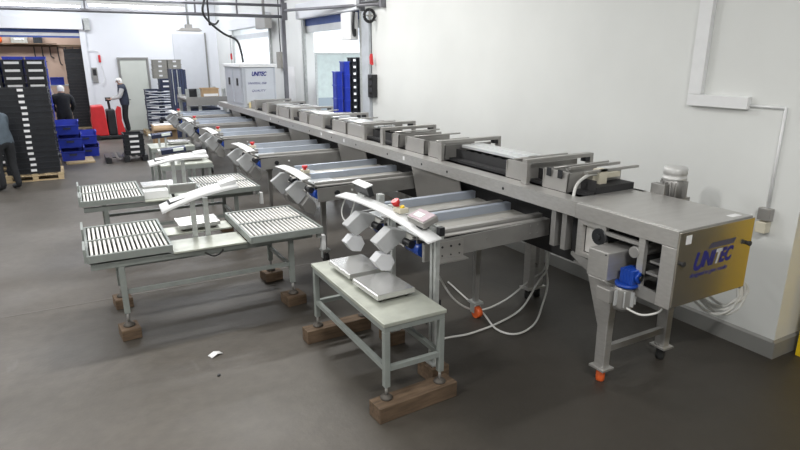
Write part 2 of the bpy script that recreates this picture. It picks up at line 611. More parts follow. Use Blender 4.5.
YC = 13.0
b1 = batten((0.02, YC - 0.10, 3.335), 1.75, 'white fluorescent batten, nearer half of the lit row, above the tan bay')
dup(b1, (1.36, YC - 0.10, 3.375), 'lit fluorescent batten hanging before the pale wall above the red truck')
b1.location.x = -0.48
pt = thing('overhead_pipe_rack', 'dark grey pipes crossing under the ceiling to the column by the grey cabinet', 'pipe rack', (0, YC, 3.0))
MB().cyl((-3.2, YC, 3.255), (4.3, YC, 3.27), 0.034, 10).build('front_pipe', PIPE, pt, world=True)
MB().cyl((-3.2, YC, 3.43), (4.3, YC, 3.50), 0.03, 10).build('rear_pipe', PIPE, pt, world=True)
for xx in (-1.9, 0.45, 2.45, 3.3):
    MB().box(xx - 0.015, xx + 0.015, YC - 0.015, YC + 0.015, 3.29, CEIL).build('hanger', PIPE, pt, world=True)
MB().box(4.28, 4.36, YC + 0.04, YC + 0.12, 1.38, CEIL).build('column', PIPE, pt, world=True)
MB().box(4.26, 4.38, YC - 0.06, YC + 0.039, 3.20, 3.56).build('pipe_clamp', PIPE, pt, world=True)
MB().cyl((4.32, YC, 3.40), (4.76, 9.13, 3.27), 0.03, 10).cyl((4.32, YC, 3.60), (4.70, 10.0, 3.75), 0.015, 8).build('branch_pipe', PIPE, pt, world=True)
MB().box(4.70, RW - 0.001, 9.10, 9.16, 3.22, 3.62).box(4.72, RW - 0.001, 9.161, 10.2, 3.34, 3.37).box(4.70, RW - 0.001, 9.9, 9.96, 3.22, 3.7).build('end_bracket', PIPE, pt, world=True)

struct('trim_2', MB().box(3.30, 4.36, BACK - 0.06, BACK - 0.012, 0.2, 3.2), M('sliding_door_leaf', (0.66, 0.68, 0.72), 0.5, 0, 0.02))
struct('trim_3', MB().box(4.365, 4.41, BACK - 0.08, BACK - 0.012, 0.1, 3.25), PLINTH)
hf = thing('hanging_heater', 'grey square heater plate hanging from a pipe near the back wall', 'heater', (2.5, 14.2, 2.98))
MB().prism([(-0.26, 0.0), (0.26, 0.0), (0.18, 0.06), (-0.18, 0.06)], 'y', -0.2, 0.2).build('plate', PANEL, hf)
MB().cyl((0, 0, 0.06), (0, 0, CEIL - 2.98), 0.025, 8).build('post', GALV, hf)
MB().box(-0.07, 0.07, -0.07, 0.07, 0.06, 0.14).build('junction_box', STEEL_D, hf)

for k, (lx, ly, lp, lw) in enumerate(LAMP_ROWS):
    fx = thing('ceiling_batten', 'white fluorescent fitting under the ceiling above ' + lw, 'lamp', (lx, ly, CEIL), 0, 'fluorescent fittings under the ceiling')
    MB().box(-0.75, 0.75, -0.11, 0.11, -0.22, -0.14).cyl((-0.5, 0, -0.14), (-0.5, 0, 0), 0.01, 6).cyl((0.5, 0, -0.14), (0.5, 0, 0), 0.01, 6).build('housing', WHITE, fx)
    MB().cyl((-0.72, -0.05, -0.245), (0.72, -0.05, -0.245), 0.014, 8).build('tube', TUBE, fx)
    MB().cyl((-0.72, 0.05, -0.245), (0.72, 0.05, -0.245), 0.014, 8).build('tube', TUBE, fx)

# ------------------------------------------------------------------ the sorting machine
SM = thing('fruit_sorter', 'long stainless steel sorting line running along the right wall', 'machine', (3.65, 2.19, 0))


def sm(name, mb, mat, label=None, bevel=0.0, parent=None):
    return mb.build(name, mat, parent or SM, label, world=True, bevel=bevel)


XF, XB = 3.25, 4.05
RE = 15.3
sm('side_rail', MB().prism([(XF, 1.23), (XF + 0.03, 1.22), (XF + 0.03, 1.315), (XF + 0.16, 1.317), (XF + 0.16, 1.343), (XF, 1.345)], 'y', 3.08, RE), STEEL)
sm('side_rail', MB().box(XB - 0.05, XB, 3.08, RE, 1.22, 1.345), STEEL_D)
for yy in (3.95, 4.85, 5.35, 6.15, 7.05, 7.9, 8.8, 9.6, 10.4):
    sm('slot_plug', MB().cyl((XF - 0.003, yy, 1.285), (XF + 0.01, yy, 1.285), 0.013, 10), BLACK)
for yy in (5.75, 7.45, 8.3, 10.9, RE - 0.05):
    sm('rail_sticker', MB().box(XF - 0.002, XF, yy - 0.02, yy + 0.02, 1.27, 1.315), LABELW)
# end unit ---------------------------------------------------------
sm('end_side_rail', MB().box(XF, XF + 0.03, 2.20, 3.08, 1.225, 1.343), STEEL, bevel=0.004)
sm('end_top_cover', MB().box(XF + 0.03, XB, 2.20, 3.2, 1.32, 1.345), STEEL, bevel=0.006)
ep = sm('end_plate', MB().box(XF, XB, 2.185, 2.199, 0.82, 1.335), PLATE, bevel=0.003)
sm('far_side_plate', MB().box(XB - 0.02, XB, 2.20, 3.2, 0.8, 1.32), STEEL_D)
sm('cross_tray', MB().box(XF + 0.1, XB - 0.02, 2.24, 3.15, 0.82, 0.84), STEEL_D)
for (kx, kz) in ((XF + 0.03, 1.13), (XB - 0.06, 1.16)):
    sm('knob', MB().cyl((kx, 2.185, kz), (kx, 2.165, kz), 0.014, 12).cyl((kx, 2.165, kz), (kx, 2.155, kz), 0.018, 12), DARK, parent=ep)
sm('serial_sticker', MB().box(XF + 0.06, XF + 0.115, 2.1835, 2.185, 1.25, 1.31), LABELW, parent=ep)
sm('seal_sticker', MB().box(XB - 0.17, XB - 0.07, 2.24, 2.29, 1.3451, 1.347), LABELW)
RX = (PI / 2, 0, 0)
ly = 2.1845 - 2.19
text('logo_lettering', 'U', 0.165, LOGO, ep, (3.415 - 3.65, ly, 1.055), RX, 0.32, 0.007, sx=0.86)
text('logo_lettering', 'NI', 0.135, LOGO, ep, (3.515 - 3.65, ly, 1.067), RX, 0.32, 0.006, sx=0.84)
text('logo_lettering', 'T', 0.135, PALEPRINT, ep, (3.635 - 3.65, ly, 1.069), RX, 0.32, 0.006, sx=0.84)
text('logo_lettering', 'EC', 0.135, LOGO, ep, (3.695 - 3.65, ly, 1.069), RX, 0.32, 0.006, sx=0.80)
text('logo_slogan', 'designed to give results', 0.045, LOGO, ep, (3.40 - 3.65, ly, 1.005), RX, 0.3, 0.0, sx=0.94)
MB().add([(3.56, 2.1838, 1.182), (3.835, 2.1838, 1.182), (3.86, 2.1838, 1.22), (3.585, 2.1838, 1.22)], [(0, 1, 2, 3)]).build('logo_bar', GREYPRINT, ep, world=True)
# drive bay on the side --------------------------------------------
sm('bay_post', MB().box(XF, XF + 0.05, 2.20, 2.31, 0.80, 1.225), STEEL, bevel=0.004)
sm('bay_post', MB().box(XF + 0.005, XF + 0.04, 2.44, 2.49, 0.86, 1.225), STEEL)
sm('bay_post', MB().box(XF + 0.005, XF + 0.04, 2.78, 2.81, 0.94, 1.225), STEEL)
sm('bay_post', MB().box(XF + 0.005, XF + 0.04, 3.0, 3.05, 0.94, 1.225), STEEL)
sm('bay_crossbar', MB().box(XF + 0.006, XF + 0.038, 2.49, 2.78, 1.165, 1.19), STEEL_D)
sm('bay_crossbar', MB().box(XF + 0.006, XF + 0.038, 2.81, 3.0, 1.19, 1.225).box(XF + 0.006, XF + 0.038, 2.81, 3.0, 0.94, 0.97), STEEL)
sm('bay_inner_sheet', MB().box(XF + 0.05, XF + 0.06, 2.81, 3.0, 0.97, 1.19), M('bright_sheet', (0.72, 0.70, 0.68), 0.5, 0.2))
sm('lower_apron', MB().prism([(2.20, 0.80), (2.62, 0.80), (2.95, 0.85), (3.1, 0.92), (3.1, 0.945), (2.20, 0.87)], 'x', XF + 0.01, XF + 0.03), STEEL_D)
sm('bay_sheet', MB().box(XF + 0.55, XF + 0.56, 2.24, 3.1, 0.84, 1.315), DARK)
sm('pulley', MB().cyl((XF - 0.01, 2.83, 1.14), (XF + 0.045, 2.83, 1.14), 0.062, 20).cyl((XF - 0.025, 2.83, 1.14), (XF - 0.01, 2.83, 1.14), 0.022, 12), BLACK)
bx = sm('belt_guard', MB().box(XF - 0.14, XF + 0.18, 2.61, 2.79, 0.89, 1.095), STEEL, bevel=0.006)
sm('bolt', MB().cyl((XF - 0.145, 2.63, 1.08), (XF - 0.14, 2.63, 1.08), 0.006, 8), DARK, parent=bx)
sm('drive_shaft', MB().cyl((XF + 0.0, 2.52, 1.11), (XF + 0.5, 2.52, 1.11), 0.04, 14).box(XF + 0.02, XF + 0.3, 2.30, 2.42, 0.985, 1.0).box(XF + 0.05, XF + 0.25, 2.31, 2.42, 1.06, 1.075), STEEL_D)
gb = sm('gearbox', MB().box(XF - 0.055, XF + 0.055, 2.46, 2.57, 0.89, 0.995).cyl((XF - 0.0, 2.46, 0.945), (XF - 0.0, 2.44, 0.945), 0.04, 18), GEARB, bevel=0.005)
sm('gearbox_flange', MB().cyl((XF - 0.02, 2.53, 0.867), (XF - 0.02, 2.53, 0.889), 0.08, 24), GEARB, parent=gb)
sm('gearbox_fin', MB().box(XF - 0.059, XF + 0.059, 2.485, 2.493, 0.90, 1.0).box(XF - 0.059, XF + 0.059, 2.51, 2.518, 0.90, 1.0).box(XF - 0.059, XF + 0.059, 2.535, 2.543, 0.90, 1.0), GEARB, parent=gb)
sm('gearbox_shaft', MB().cyl((XF - 0.0, 2.44, 0.945), (XF - 0.0, 2.428, 0.945), 0.018, 12), BLACK, parent=gb)
em = sm('electric_motor', MB().lathe((XF - 0.03, 2.54, 0.69), [(0.03, 0.0), (0.06, 0.0), (0.068, 0.03), (0.068, 0.15), (0.065, 0.176)], 20), STEEL_D)
sm('motor_fin', MB().box(XF - 0.12, XF + 0.06, 2.535, 2.545, 0.73, 0.84).box(XF - 0.035, XF - 0.025, 2.45, 2.63, 0.73, 0.84).cbox((XF - 0.03, 2.54, 0.785), (0.175, 0.008, 0.11), (0, 0, 0.78)).cbox((XF - 0.03, 2.54, 0.785), (0.175, 0.008, 0.11), (0, 0, -0.78)), ALU, parent=em)
sm('terminal_box', MB().box(XF - 0.15, XF - 0.09, 2.56, 2.68, 0.74, 0.84), PANEL, parent=em, bevel=0.006)
sm('motor_cable', MB().tube(spline([(XF - 0.06, 2.48, 0.72), (XF - 0.02, 2.38, 0.70), (XF + 0.05, 2.30, 0.74), (XF + 0.05, 2.27, 0.82)]), 0.008), HOSE, parent=em)
# top motor at the far side
tm = sm('hoist_motor', MB().lathe((4.20, 2.95, 1.31), [(0.085, 0), (0.085, 0.14), (0.08, 0.145)], 22), STEEL_D, 'grey finned motor standing upright at the back of the end unit')
sm('motor_fin', MB().box(4.08, 4.32, 2.945, 2.955, 1.32, 1.44).box(4.195, 4.205, 2.83, 3.07, 1.32, 1.44).cbox((4.2, 2.95, 1.38), (0.21, 0.008, 0.12), (0, 0, 0.78)).cbox((4.2, 2.95, 1.38), (0.21, 0.008, 0.12), (0, 0, -0.78)).cbox((4.2, 2.95, 1.38), (0.21, 0.008, 0.12), (0, 0, 0.39)).cbox((4.2, 2.95, 1.38), (0.21, 0.008, 0.12), (0, 0, -0.39)), STEEL_D, parent=tm)
sm('fan_cowl', MB().lathe((4.20, 2.95, 1.455), [(0.093, 0), (0.093, 0.02), (0.088, 0.022), (0.088, 0.045), (0.093, 0.047), (0.093, 0.085), (0.085, 0.10), (0.02, 0.104)], 24), COWL, parent=tm)
sm('terminal_box', MB().box(4.06, 4.13, 2.93, 3.06, 1.33, 1.42), STEEL_D, parent=tm, bevel=0.005)
sm('motor_bracket', MB().box(4.05, 4.30, 2.86, 3.05, 1.28, 1.31), STEEL_D, parent=tm)
# looms hanging under the end plate
for i, (dx, dz) in enumerate(((0.0, 0.0), (0.05, 0.03), (0.09, -0.02), (0.03, 0.06), (0.12, 0.05))):
    sm('hanging_hose', MB().tube(spline([(4.02, 2.75, 0.86), (4.03 + dx, 2.62, 0.66 + dz), (4.1 + dx, 2.50, 0.52 + dz), (4.2 + dx, 2.42, 0.47 + dz), (4.32 + dx, 2.38, 0.53 + dz), (4.36 + dx, 2.39, 0.66), (4.33, 2.46, 0.80), (4.12, 2.6, 0.9)], 5), 0.011, 7), HOSE)
# body under the rail -----------------------------------------------
for (y0, y1) in ((4.72, 5.68), (6.90, 7.83), (9.05, 10.05), (11.27, 12.25), (13.47, 14.25)):
    sm('side_skirt', MB().prism([(XF + 0.06, 1.225), (XF + 0.16, 0.74), (XF + 0.17, 0.74), (XF + 0.07, 1.225)], 'y', y0, y1), PANEL)
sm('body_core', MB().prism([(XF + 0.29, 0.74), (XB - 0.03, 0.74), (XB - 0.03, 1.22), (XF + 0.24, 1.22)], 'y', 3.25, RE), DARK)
for yy in (3.20, 3.32):
    sm('frame_post', MB().box(XF + 0.04, XF + 0.11, yy, yy + 0.05, 0.92, 1.23), STEEL_D)
for yy in (2.72, 4.22, 6.9, 9.3, 11.5, 13.7):
    for xx in (XF + 0.04, XB - 0.06):
        z1 = 0.82 if yy < 3 else 0.78
        if yy > 3 and xx < 3.5:
            xx = XF + 0.62
        lg = MB().prism([(yy - 0.045, 0.125), (yy + 0.045, 0.125), (yy + 0.05, 0.45), (yy + (0.19 if yy < 3 else 0.05), z1), (yy - (0.06 if yy < 3 else 0.04), z1), (yy - 0.045, 0.5)], 'x', xx - 0.035, xx + 0.035)
        leg = sm('leg', lg, STEEL, bevel=0.006)
        sm('foot_plate', MB().box(xx - 0.06, xx + 0.06, yy - 0.07, yy + 0.07, 0.11, 0.125), STEEL, parent=leg)
        sm('foot', MB().lathe((xx, yy, 0.0), [(0.030, 0), (0.034, 0.012), (0.034, 0.075), (0.024, 0.085), (0.02, 0.109)], 14), ORANGE if xx < 3.4 else RUBBER, 'orange foot' if xx < 3.4 else 'dark foot', parent=leg)
    x0 = XF + 0.07 if yy < 3 else XF + 0.65
    sm('cross_tie', MB().box(x0, XB - 0.09, yy - 0.02, yy + 0.02, *((0.24, 0.29) if yy < 3 else (0.33, 0.37))), STEEL_D)
# portals, bins and carrier track over the rail -----------------------
PORT = [3.80, 5.15, 6.50, 7.03, 8.52, 9.98, 11.45, 12.3]
ptl = None
for yy in PORT:
    if ptl is None:
        ptl = sm('portal_frame', MB().box(XF + 0.10, XF + 0.14, 3.765, 3.835, 1.345, 1.525).box(XF + 0.10, XB + 0.10, 3.77, 3.83, 1.525, 1.56).box(XB + 0.06, XB + 0.10, 3.77, 3.83, 1.345, 1.525), PANEL, bevel=0.003)
        cap = sm('end_block', MB().box(XB + 0.0, XB + 0.055, 3.77, 3.83, 1.485, 1.525), BLACK, parent=ptl)
    else:
        p = dup_part(ptl, SM, (0, yy - 3.80, 0))
        dup_part(cap, p, (0, 0, 0))
bins = [(3.50, 0.28), (4.0, 0.26), (5.33, 0.32), (5.80, 0.42), (6.27, 0.16), (7.45, 0.5), (8.02, 0.5), (9.0, 0.55), (9.55, 0.4), (10.6, 0.6), (11.0, 0.14), (11.8, 0.4), (12.7, 0.3)]
for (yy, ln) in bins:
    if ln < 0.1:
        continue
    sm('bin_panel', MB().prism([(XF + 0.17, 1.345), (XF + 0.185, 1.505), (XF + 0.20, 1.507), (XF + 0.195, 1.495), (XF + 0.18, 1.345)], 'y', yy - ln / 2, yy + ln / 2).box(XF + 0.17, XB, yy - ln / 2, yy - ln / 2 + 0.008, 1.345, 1.50).box(XF + 0.17, XB, yy + ln / 2 - 0.008, yy + ln / 2, 1.345, 1.50), PANEL)
    sm('tie_rod', MB().cyl((XF + 0.20, yy + 0.05, 1.517), (XB + 0.05, yy + 0.05, 1.517), 0.009, 8), STEEL)
sm('carrier_track', MB().box(XF + 0.34, XB - 0.02, 3.2, 12.85, 1.325, 1.40), DARK)
sm('carrier_shade_sheet', MB().box(XF + 0.33, XF + 0.335, 3.2, 12.85, 1.35, 1.455), DARK)  # dark sheet added to paint the shade in the openings behind the posts
sm('carrier_chain', MB().box(XF + 0.24, XF + 0.32, 3.2, 12.85, 1.337, 1.365), DARK)
for (y0, y1) in ((4.16, 5.10), (7.1, 8.45), (8.6, 9.9), (10.1, 12.2)):
    sm('track_cover', MB().box(XF + 0.35, XF + 0.46, y0, y1, 1.475, 1.505).box(XF + 0.47, XF + 0.58, y0, y1, 1.475, 1.51).box(XF + 0.59, XF + 0.63, y0, y1, 1.45, 1.505), ALU, bevel=0.003)
    for k in range(int((y1 - y0) / 0.13)):
        sm('carrier_cup', MB().box(XF + 0.37, XF + 0.56, y0 + 0.03 + k * 0.13, y0 + 0.10 + k * 0.13, 1.40, 1.455), DARK)
# the end apparatus by the near portal
sm('air_manifold', MB().box(XF + 0.46, XF + 0.54, 3.28, 3.36, 1.39, 1.52).box(XF + 0.54, XF + 0.72, 3.30, 3.34, 1.44, 1.48), CREAM)
sm('cross_rod', MB().box(XF + 0.26, XB + 0.05, 3.42, 3.445, 1.512, 1.535), PANEL)
sm('cross_rod', MB().box(XF + 0.30, XB + 0.12, 3.28, 3.305, 1.50, 1.52), PANEL)
sm('air_hose', MB().tube(spline([(XF + 0.46, 3.32, 1.48), (XF + 0.33, 3.30, 1.48), (XF + 0.20, 3.28, 1.42), (XF + 0.13, 3.24, 1.30), (XF + 0.11, 3.23, 1.1), (XF + 0.12, 3.25, 0.95)]), 0.013), HOSE)
sm('bracket_arm', MB().cbox((XF + 0.33, 3.52, 1.46), (0.02, 0.16, 0.05), (0.6, 0, 0)), STEEL_D)
for dy in (-0.06, 0.07):
    sm('clamp_strap', MB().box(XF + 0.165, XF + 0.17, 3.50 + dy - 0.025, 3.50 + dy + 0.025, 1.45, 1.52), BLACK)
# vision cabinet standing on the line ----------------------------------
vc = thing('vision_cabinet', 'grey steel cabinet with blue lettering standing on the far end of the line', 'cabinet', (3.68, 13.0, 1.38))
CABM = M('cabinet_paint', (0.50, 0.53, 0.58), 0.4, 0.2, 0.04)
MB().box(XF + 0.06, XB, 13.0, 14.6, 1.38, 2.24).build('body', CABM, vc, world=True, bevel=0.01)
MB().box(XF + 0.02, XB + 0.04, 12.97, 14.63, 2.24, 2.31).build('top_trim', WHITE, vc, world=True, bevel=0.008)
MB().box(XF + 0.13, XB - 0.05, 12.985, 12.999, 1.48, 2.22).build('front_panel', M('cabinet_front', (0.60, 0.63, 0.68), 0.4, 0.1, 0.03), vc, world=True, bevel=0.003)
MB().box(XF + 0.13, XB - 0.05, 12.98, 12.999, 1.43, 1.46).build('front_sill', STEEL_D, vc, world=True)
for y0, y1 in ((13.08, 13.76), (13.82, 14.52)):
    dr = MB().box(XF + 0.045, XF + 0.059, y0, y1, 1.46, 2.2).build('door', CABM, vc, world=True, bevel=0.003)
    MB().box(XF + 0.03, XF + 0.045, y0 + 0.24, y0 + 0.36, 1.84, 2.0).build('latch', BLACK, dr, world=True)
vc.location.z -= 0.033
text('logo_lettering', 'UNITEC', 0.12, LOGO, vc, (3.51 - 3.68, -0.0165, 2.06 - 1.38), RX, 0.3, 0.006, sx=0.76)
text('panel_lettering', 'UNIVERSAL 2000', 0.062, LOGO, vc, (3.42 - 3.68, -0.0165, 1.88 - 1.38), RX, 0.3, 0.0, sx=0.9)
text('panel_lettering', 'QUALITY', 0.062, LOGO, vc, (3.49 - 3.68, -0.0165, 1.72 - 1.38), RX, 0.3, 0.0, sx=1.2)
solo('warning_plate', MB().box(-0.13, 0.13, -0.01, 0, 0, 0.12), M('pale_yellow_sign', (0.85, 0.72, 0.38), 0.5), 'pale yellow plate standing on the rail below the grey cabinet', 'sign', (3.52, 12.9, 1.347))


# ------------------------------------------------------------------ branch conveyors
def chute_parts(root, yc, near):
    """zig-zag plastic chute: two cheeks and two back sheets, outlet falls towards the scale"""
    if near:
        up = [(-1.51, 1.03), (-1.38, 1.13), (-1.33, 1.12), (-1.24, 1.09), (-1.24, 1.0), (-1.32, 0.99), (-1.42, 0.93)]
        lo = [(-1.52, 0.88), (-1.46, 0.935), (-1.37, 0.92), (-1.34, 0.85), (-1.38, 0.785), (-1.46, 0.80)]
    else:
        up = [(-1.49, 1.01), (-1.36, 1.10), (-1.27, 1.09), (-1.24, 1.0), (-1.26, 0.94), (-1.36, 0.84)]
        lo = [(-1.34, 0.84), (-1.26, 0.93), (-1.19, 0.86), (-1.17, 0.77), (-1.21, 0.72), (-1.30, 0.76)]
    ch = MB().prism(up, 'y', yc - (0.055 if near else 0.03), yc + (0.055 if near else 0.03)).build('chute', CHUTE, root, bevel=0.004)
    MB().prism(lo, 'y', yc - (0.05 if near else 0.1), yc + (0.05 if near else 0.1)).build('lower_chute', CHUTEW if near else STEEL_D, ch, bevel=0.004)
    MB().cyl((-1.30, yc - 0.13, 1.0), (-1.30, yc + 0.13, 1.0), 0.008, 6).build('chute_hinge', STEEL_D, ch)


def branch(loc, label, legx, near):
    t = thing('branch_conveyor', label, 'conveyor', loc, 0, 'branch conveyors')
    MB().prism([(-1.22, 0.90), (0.05, 0.93), (0.05, 1.075), (-1.22, 1.05)], 'y', 0.0, 0.018).build('side_panel', STEEL_D, t)
    MB().prism([(-1.22, 0.90), (0.05, 0.93), (0.05, 1.075), (-1.22, 1.05)], 'y', 1.10, 1.118).build('side_panel', STEEL_D, t)
    for k in range(2):
        y = 0.02 + 0.545 * k
        MB().box(-1.22, 0.05, y, y + 0.05, 1.065, 1.075).box(-1.22, 0.05, y + 0.075, y + 0.085, 1.02, 1.10).box(-1.22, 0.05, y + 0.085, y + 0.13, 1.09, 1.10).build('guide_rail', STEEL, t)
        MB().prism([(y + 0.13, 1.035), (y + 0.44, 1.045), (y + 0.44, 1.055), (y + 0.13, 1.045)], 'x', -1.25, 0.03).build('belt', DECK, t)
        MB().box(-1.22, 0.04, y + 0.051, y + 0.074, 1.03, 1.05).box(-1.22, 0.04, y + 0.131, y + 0.15, 1.05, 1.056).build('belt_slot', DARK, t)
        MB().box(-1.12, 0.0, y + 0.441, y + 0.449, 1.05, 1.125).box(-1.12, 0.0, y + 0.450, y + 0.50, 1.118, 1.125).build('guide_sheet', BLUEST, t)
        MB().cyl((-1.25, y + 0.10, 1.012), (-1.25, y + 0.46, 1.012), 0.032, 14).build('end_roller', BLACK, t)
        MB().box(-1.19, -0.9, y + 0.13, y + 0.44, 1.057, 1.063).build('outlet_cover', ALU, t)
        chute_parts(t, y + 0.26, near)
    MB().box(-1.0, 0.0, 0.02, 1.10, 0.955, 0.965).build('belly_sheet', STEEL_D, t)
    dm = MB().cyl((-1.18, 0.06, 0.97), (-1.18, 0.26, 0.97), 0.055, 16).build('drum_motor', GEARB, t)
    MB().cyl((-1.18, 0.62, 0.97), (-1.18, 0.82, 0.97), 0.055, 16).build('drum_motor', GEARB, t)
    for xx, zz in ((-0.08, 1.04), (-0.16, 1.04), (-0.08, 0.97), (-0.16, 0.97), (-0.62, 1.0), (-0.95, 1.0)):
        MB().cyl((xx, -0.006, zz), (xx, 0.0, zz), 0.009, 8).build('bolt', STEEL_D, t)
    if near:
        MB().box(-1.22, -0.86, -0.016, -0.001, 0.905, 1.04).build('bracket_plate', PANEL, t)
        for xx in (-1.16, -1.06, -0.98, -0.9):
            MB().cyl((xx, -0.022, 1.0), (xx, -0.016, 1.0), 0.009, 8).cyl((xx, -0.022, 0.93), (xx, -0.016, 0.93), 0.006, 8).build('bolt', DARK, t)
        MB().box(-1.14, -0.86, -0.09, -0.017, 0.895, 0.905).build('bracket_shelf', PANEL, t)
    else:
        MB().cyl((-1.0, -0.02, 0.985), (-1.0, -0.001, 0.985), 0.03, 16).build('push_button', BLACK, t)
        MB().cyl((-0.82, -0.012, 1.0), (-0.82, -0.001, 1.0), 0.012, 10).build('push_button', LABELW, t)
        # curved pale cap sheet over the outlet with its emergency stop
        MB().sheet([[(-1.42, -0.06 + 0.90 * (a + 1) / 2, 1.20 - 0.02 * a * a), (-1.31, -0.06 + 0.90 * (a + 1) / 2, 1.21 - 0.02 * a * a)] for a in [k / 5 - 1 for k in range(11)]], 0.008).build('cap_sheet', WHITE, t)
        for yy in (0.16, 0.80):
            MB().cyl((-1.33, yy, 1.12), (-1.33, yy, 1.20), 0.012, 8).cyl((-1.33, yy, 1.12), (-1.20, yy, 1.05), 0.012, 8).build('cap_support', STEEL_D, t)
        eb = MB().box(-1.27, -1.19, 0.30, 0.40, 1.17, 1.205).build('stop_box', CREAM, t)
        MB().cyl((-1.23, 0.35, 1.205), (-1.23, 0.35, 1.225), 0.018, 12).cyl((-1.23, 0.35, 1.225), (-1.23, 0.35, 1.25), 0.032, 14).build('stop_button', RED, eb, 'red mushroom button')
        MB().box(-1.25, -1.21, 0.33, 0.37, 1.05, 1.17).build('stop_post', STEEL_D, eb)
    lg = MB().prism([(legx - 0.10, 0.93), (legx + 0.10, 0.93), (legx + 0.03, 0.74), (legx + 0.022, 0.16), (legx - 0.022, 0.16), (legx - 0.03, 0.74)], 'y', 0.56, 0.60).build('leg', STEEL_D, t)
    MB().box(legx - 0.05, legx + 0.05, 0.52, 0.64, 0.14, 0.16).box(legx - 0.04, legx - 0.032, 0.55, 0.61, 0.05, 0.14).box(legx + 0.032, legx + 0.04, 0.55, 0.61, 0.05, 0.14).build('caster_fork', GALV, lg)
    MB().cyl((legx - 0.028, 0.55, 0.055), (legx + 0.028, 0.55, 0.055), 0.0552, 18).build('caster_wheel', ORANGE if near else RUBBER, lg, 'orange caster wheel' if near else None)
    return t


BR = [3.55, 5.73, 7.88, 10.1, 12.3, 14.3]
branch((3.40, BR[0], 0), 'nearest branch conveyor with two blue-grey channels, beside the table with two scales', -0.27, True)
br2 = branch((3.40, BR[1], 0), 'branch conveyor second from the near end, white cap and red button, behind the two-scale table', -0.94, False)
for yy, lb in zip(BR[2:], ('branch conveyor third from the near end, red button over two grey chutes',
                           'branch conveyor fourth from the near end of the sorting line',
                           'branch conveyor fifth from the near end of the sorting line',
                           'branch conveyor at the far end of the row, below the grey cabinet')):
    dup(br2, (3.40, yy, 0), lb)


# ------------------------------------------------------------------ indicator post at the first branch
ip = thing('indicator_stand', 'stand with curved white plate, two weight displays and red stop button above two scales', 'stand', (2.17, 3.9, 0))


def add_blk(loc, size, rz, label):
    a, b, h = size
    return solo('wooden_block', MB().box(-a / 2, a / 2, -b / 2, b / 2, 0, h), WOOD, label, 'wood block', loc, rz, bevel=0.006)


cp = MB().sheet([[(2.0, 3.20 + 1.62 * k / 12, 1.185 + 0.055 * (1 - ((k - 6) / 6) ** 2)), (2.11, 3.20 + 1.62 * k / 12, 1.205 + 0.055 * (1 - ((k - 6) / 6) ** 2))] for k in range(13)], 0.012).build('curved_plate', WHITE, ip, world=True)
for yy, z0 in ((3.40, 0.121), (4.072, 0.121)):
    ps = MB().box(2.17, 2.205, yy - 0.04, yy - 0.01, z0, 1.235).box(2.17, 2.205, yy + 0.01, yy + 0.04, z0, 1.235).build('post', GALV, ip, world=True)
    MB().box(2.14, 2.235, yy - 0.07, yy + 0.07, z0, z0 + 0.012).build('post_foot', GALV, ps, world=True)
    MB().box(2.06, 2.205, yy - 0.03, yy + 0.03, 1.205, 1.225).build('post_bracket', GALV, ps, world=True)
MB().box(2.135, 2.165, 3.25, 4.75, 1.17, 1.20).build('crossbar', GALV, ip, world=True)
dn = MB().cbox((2.09, 3.42, 1.29), (0.13, 0.23, 0.05), (0, -0.35, 0)).build('weight_display', PANEL, ip, world=True, bevel=0.008)
MB().cbox((2.082, 3.42, 1.317), (0.11, 0.21, 0.005), (0, -0.35, 0)).build('display_face', SCREEN, dn, world=True)
MB().cbox((2.073, 3.44, 1.319), (0.05, 0.10, 0.005), (0, -0.35, 0)).build('display_screen', LCD, dn, world=True)
MB().box(2.06, 2.12, 3.38, 3.46, 1.22, 1.268).build('display_bracket', BLACK, dn, world=True)
MB().box(2.12, 2.165, 3.24, 3.28, 1.2, 1.26).build('cable_gland', BLACK, ip, world=True)
df = MB().cbox((2.12, 4.46, 1.30), (0.05, 0.28, 0.085), (0, -0.3, 0)).build('weight_display', BLACK, ip, world=True, bevel=0.006)
MB().cbox((2.105, 4.46, 1.352), (0.075, 0.28, 0.008), (0, -0.3, 0)).build('display_face', WHITE, df, world=True)
MB().box(2.09, 2.13, 4.40, 4.52, 1.22, 1.262).build('display_bracket', GALV, df, world=True)
MB().box(2.14, 2.19, 4.2, 4.26, 1.2, 1.30).build('display_mount', GALV, ip, world=True)
eb = MB().box(2.07, 2.15, 3.72, 3.83, 1.255, 1.295).build('stop_box', CREAM, ip, world=True, bevel=0.005)
MB().cyl((2.10, 3.81, 1.295), (2.09, 3.81, 1.315), 0.018, 12).cyl((2.09, 3.81, 1.315), (2.075, 3.81, 1.345), 0.032, 16).build('stop_button', RED, eb, 'red mushroom button', world=True)
MB().cyl((2.11, 3.75, 1.295), (2.105, 3.75, 1.31), 0.018, 12).build('start_button', YELLOW, eb, 'yellow button', world=True)
MB().box(2.17, 2.24, 3.37, 3.43, 1.14, 1.20).build('blue_joint', GEARB, ip, world=True)
MB().tube(spline([(2.10, 4.77, 1.20), (2.05, 4.79, 1.05), (2.03, 4.70, 0.98), (2.03, 4.58, 1.02), (2.06, 4.52, 1.18)]), 0.006, 6).build('display_cable', HOSE, ip, world=True)
MB().box(2.207, 2.25, 3.37, 3.43, 0.33, 0.50).build('socket_box', WHITE, ip, world=True, bevel=0.004)
MB().box(2.207, 2.24, 3.385, 3.415, 0.52, 0.64).build('plug', BLACK, ip, world=True)


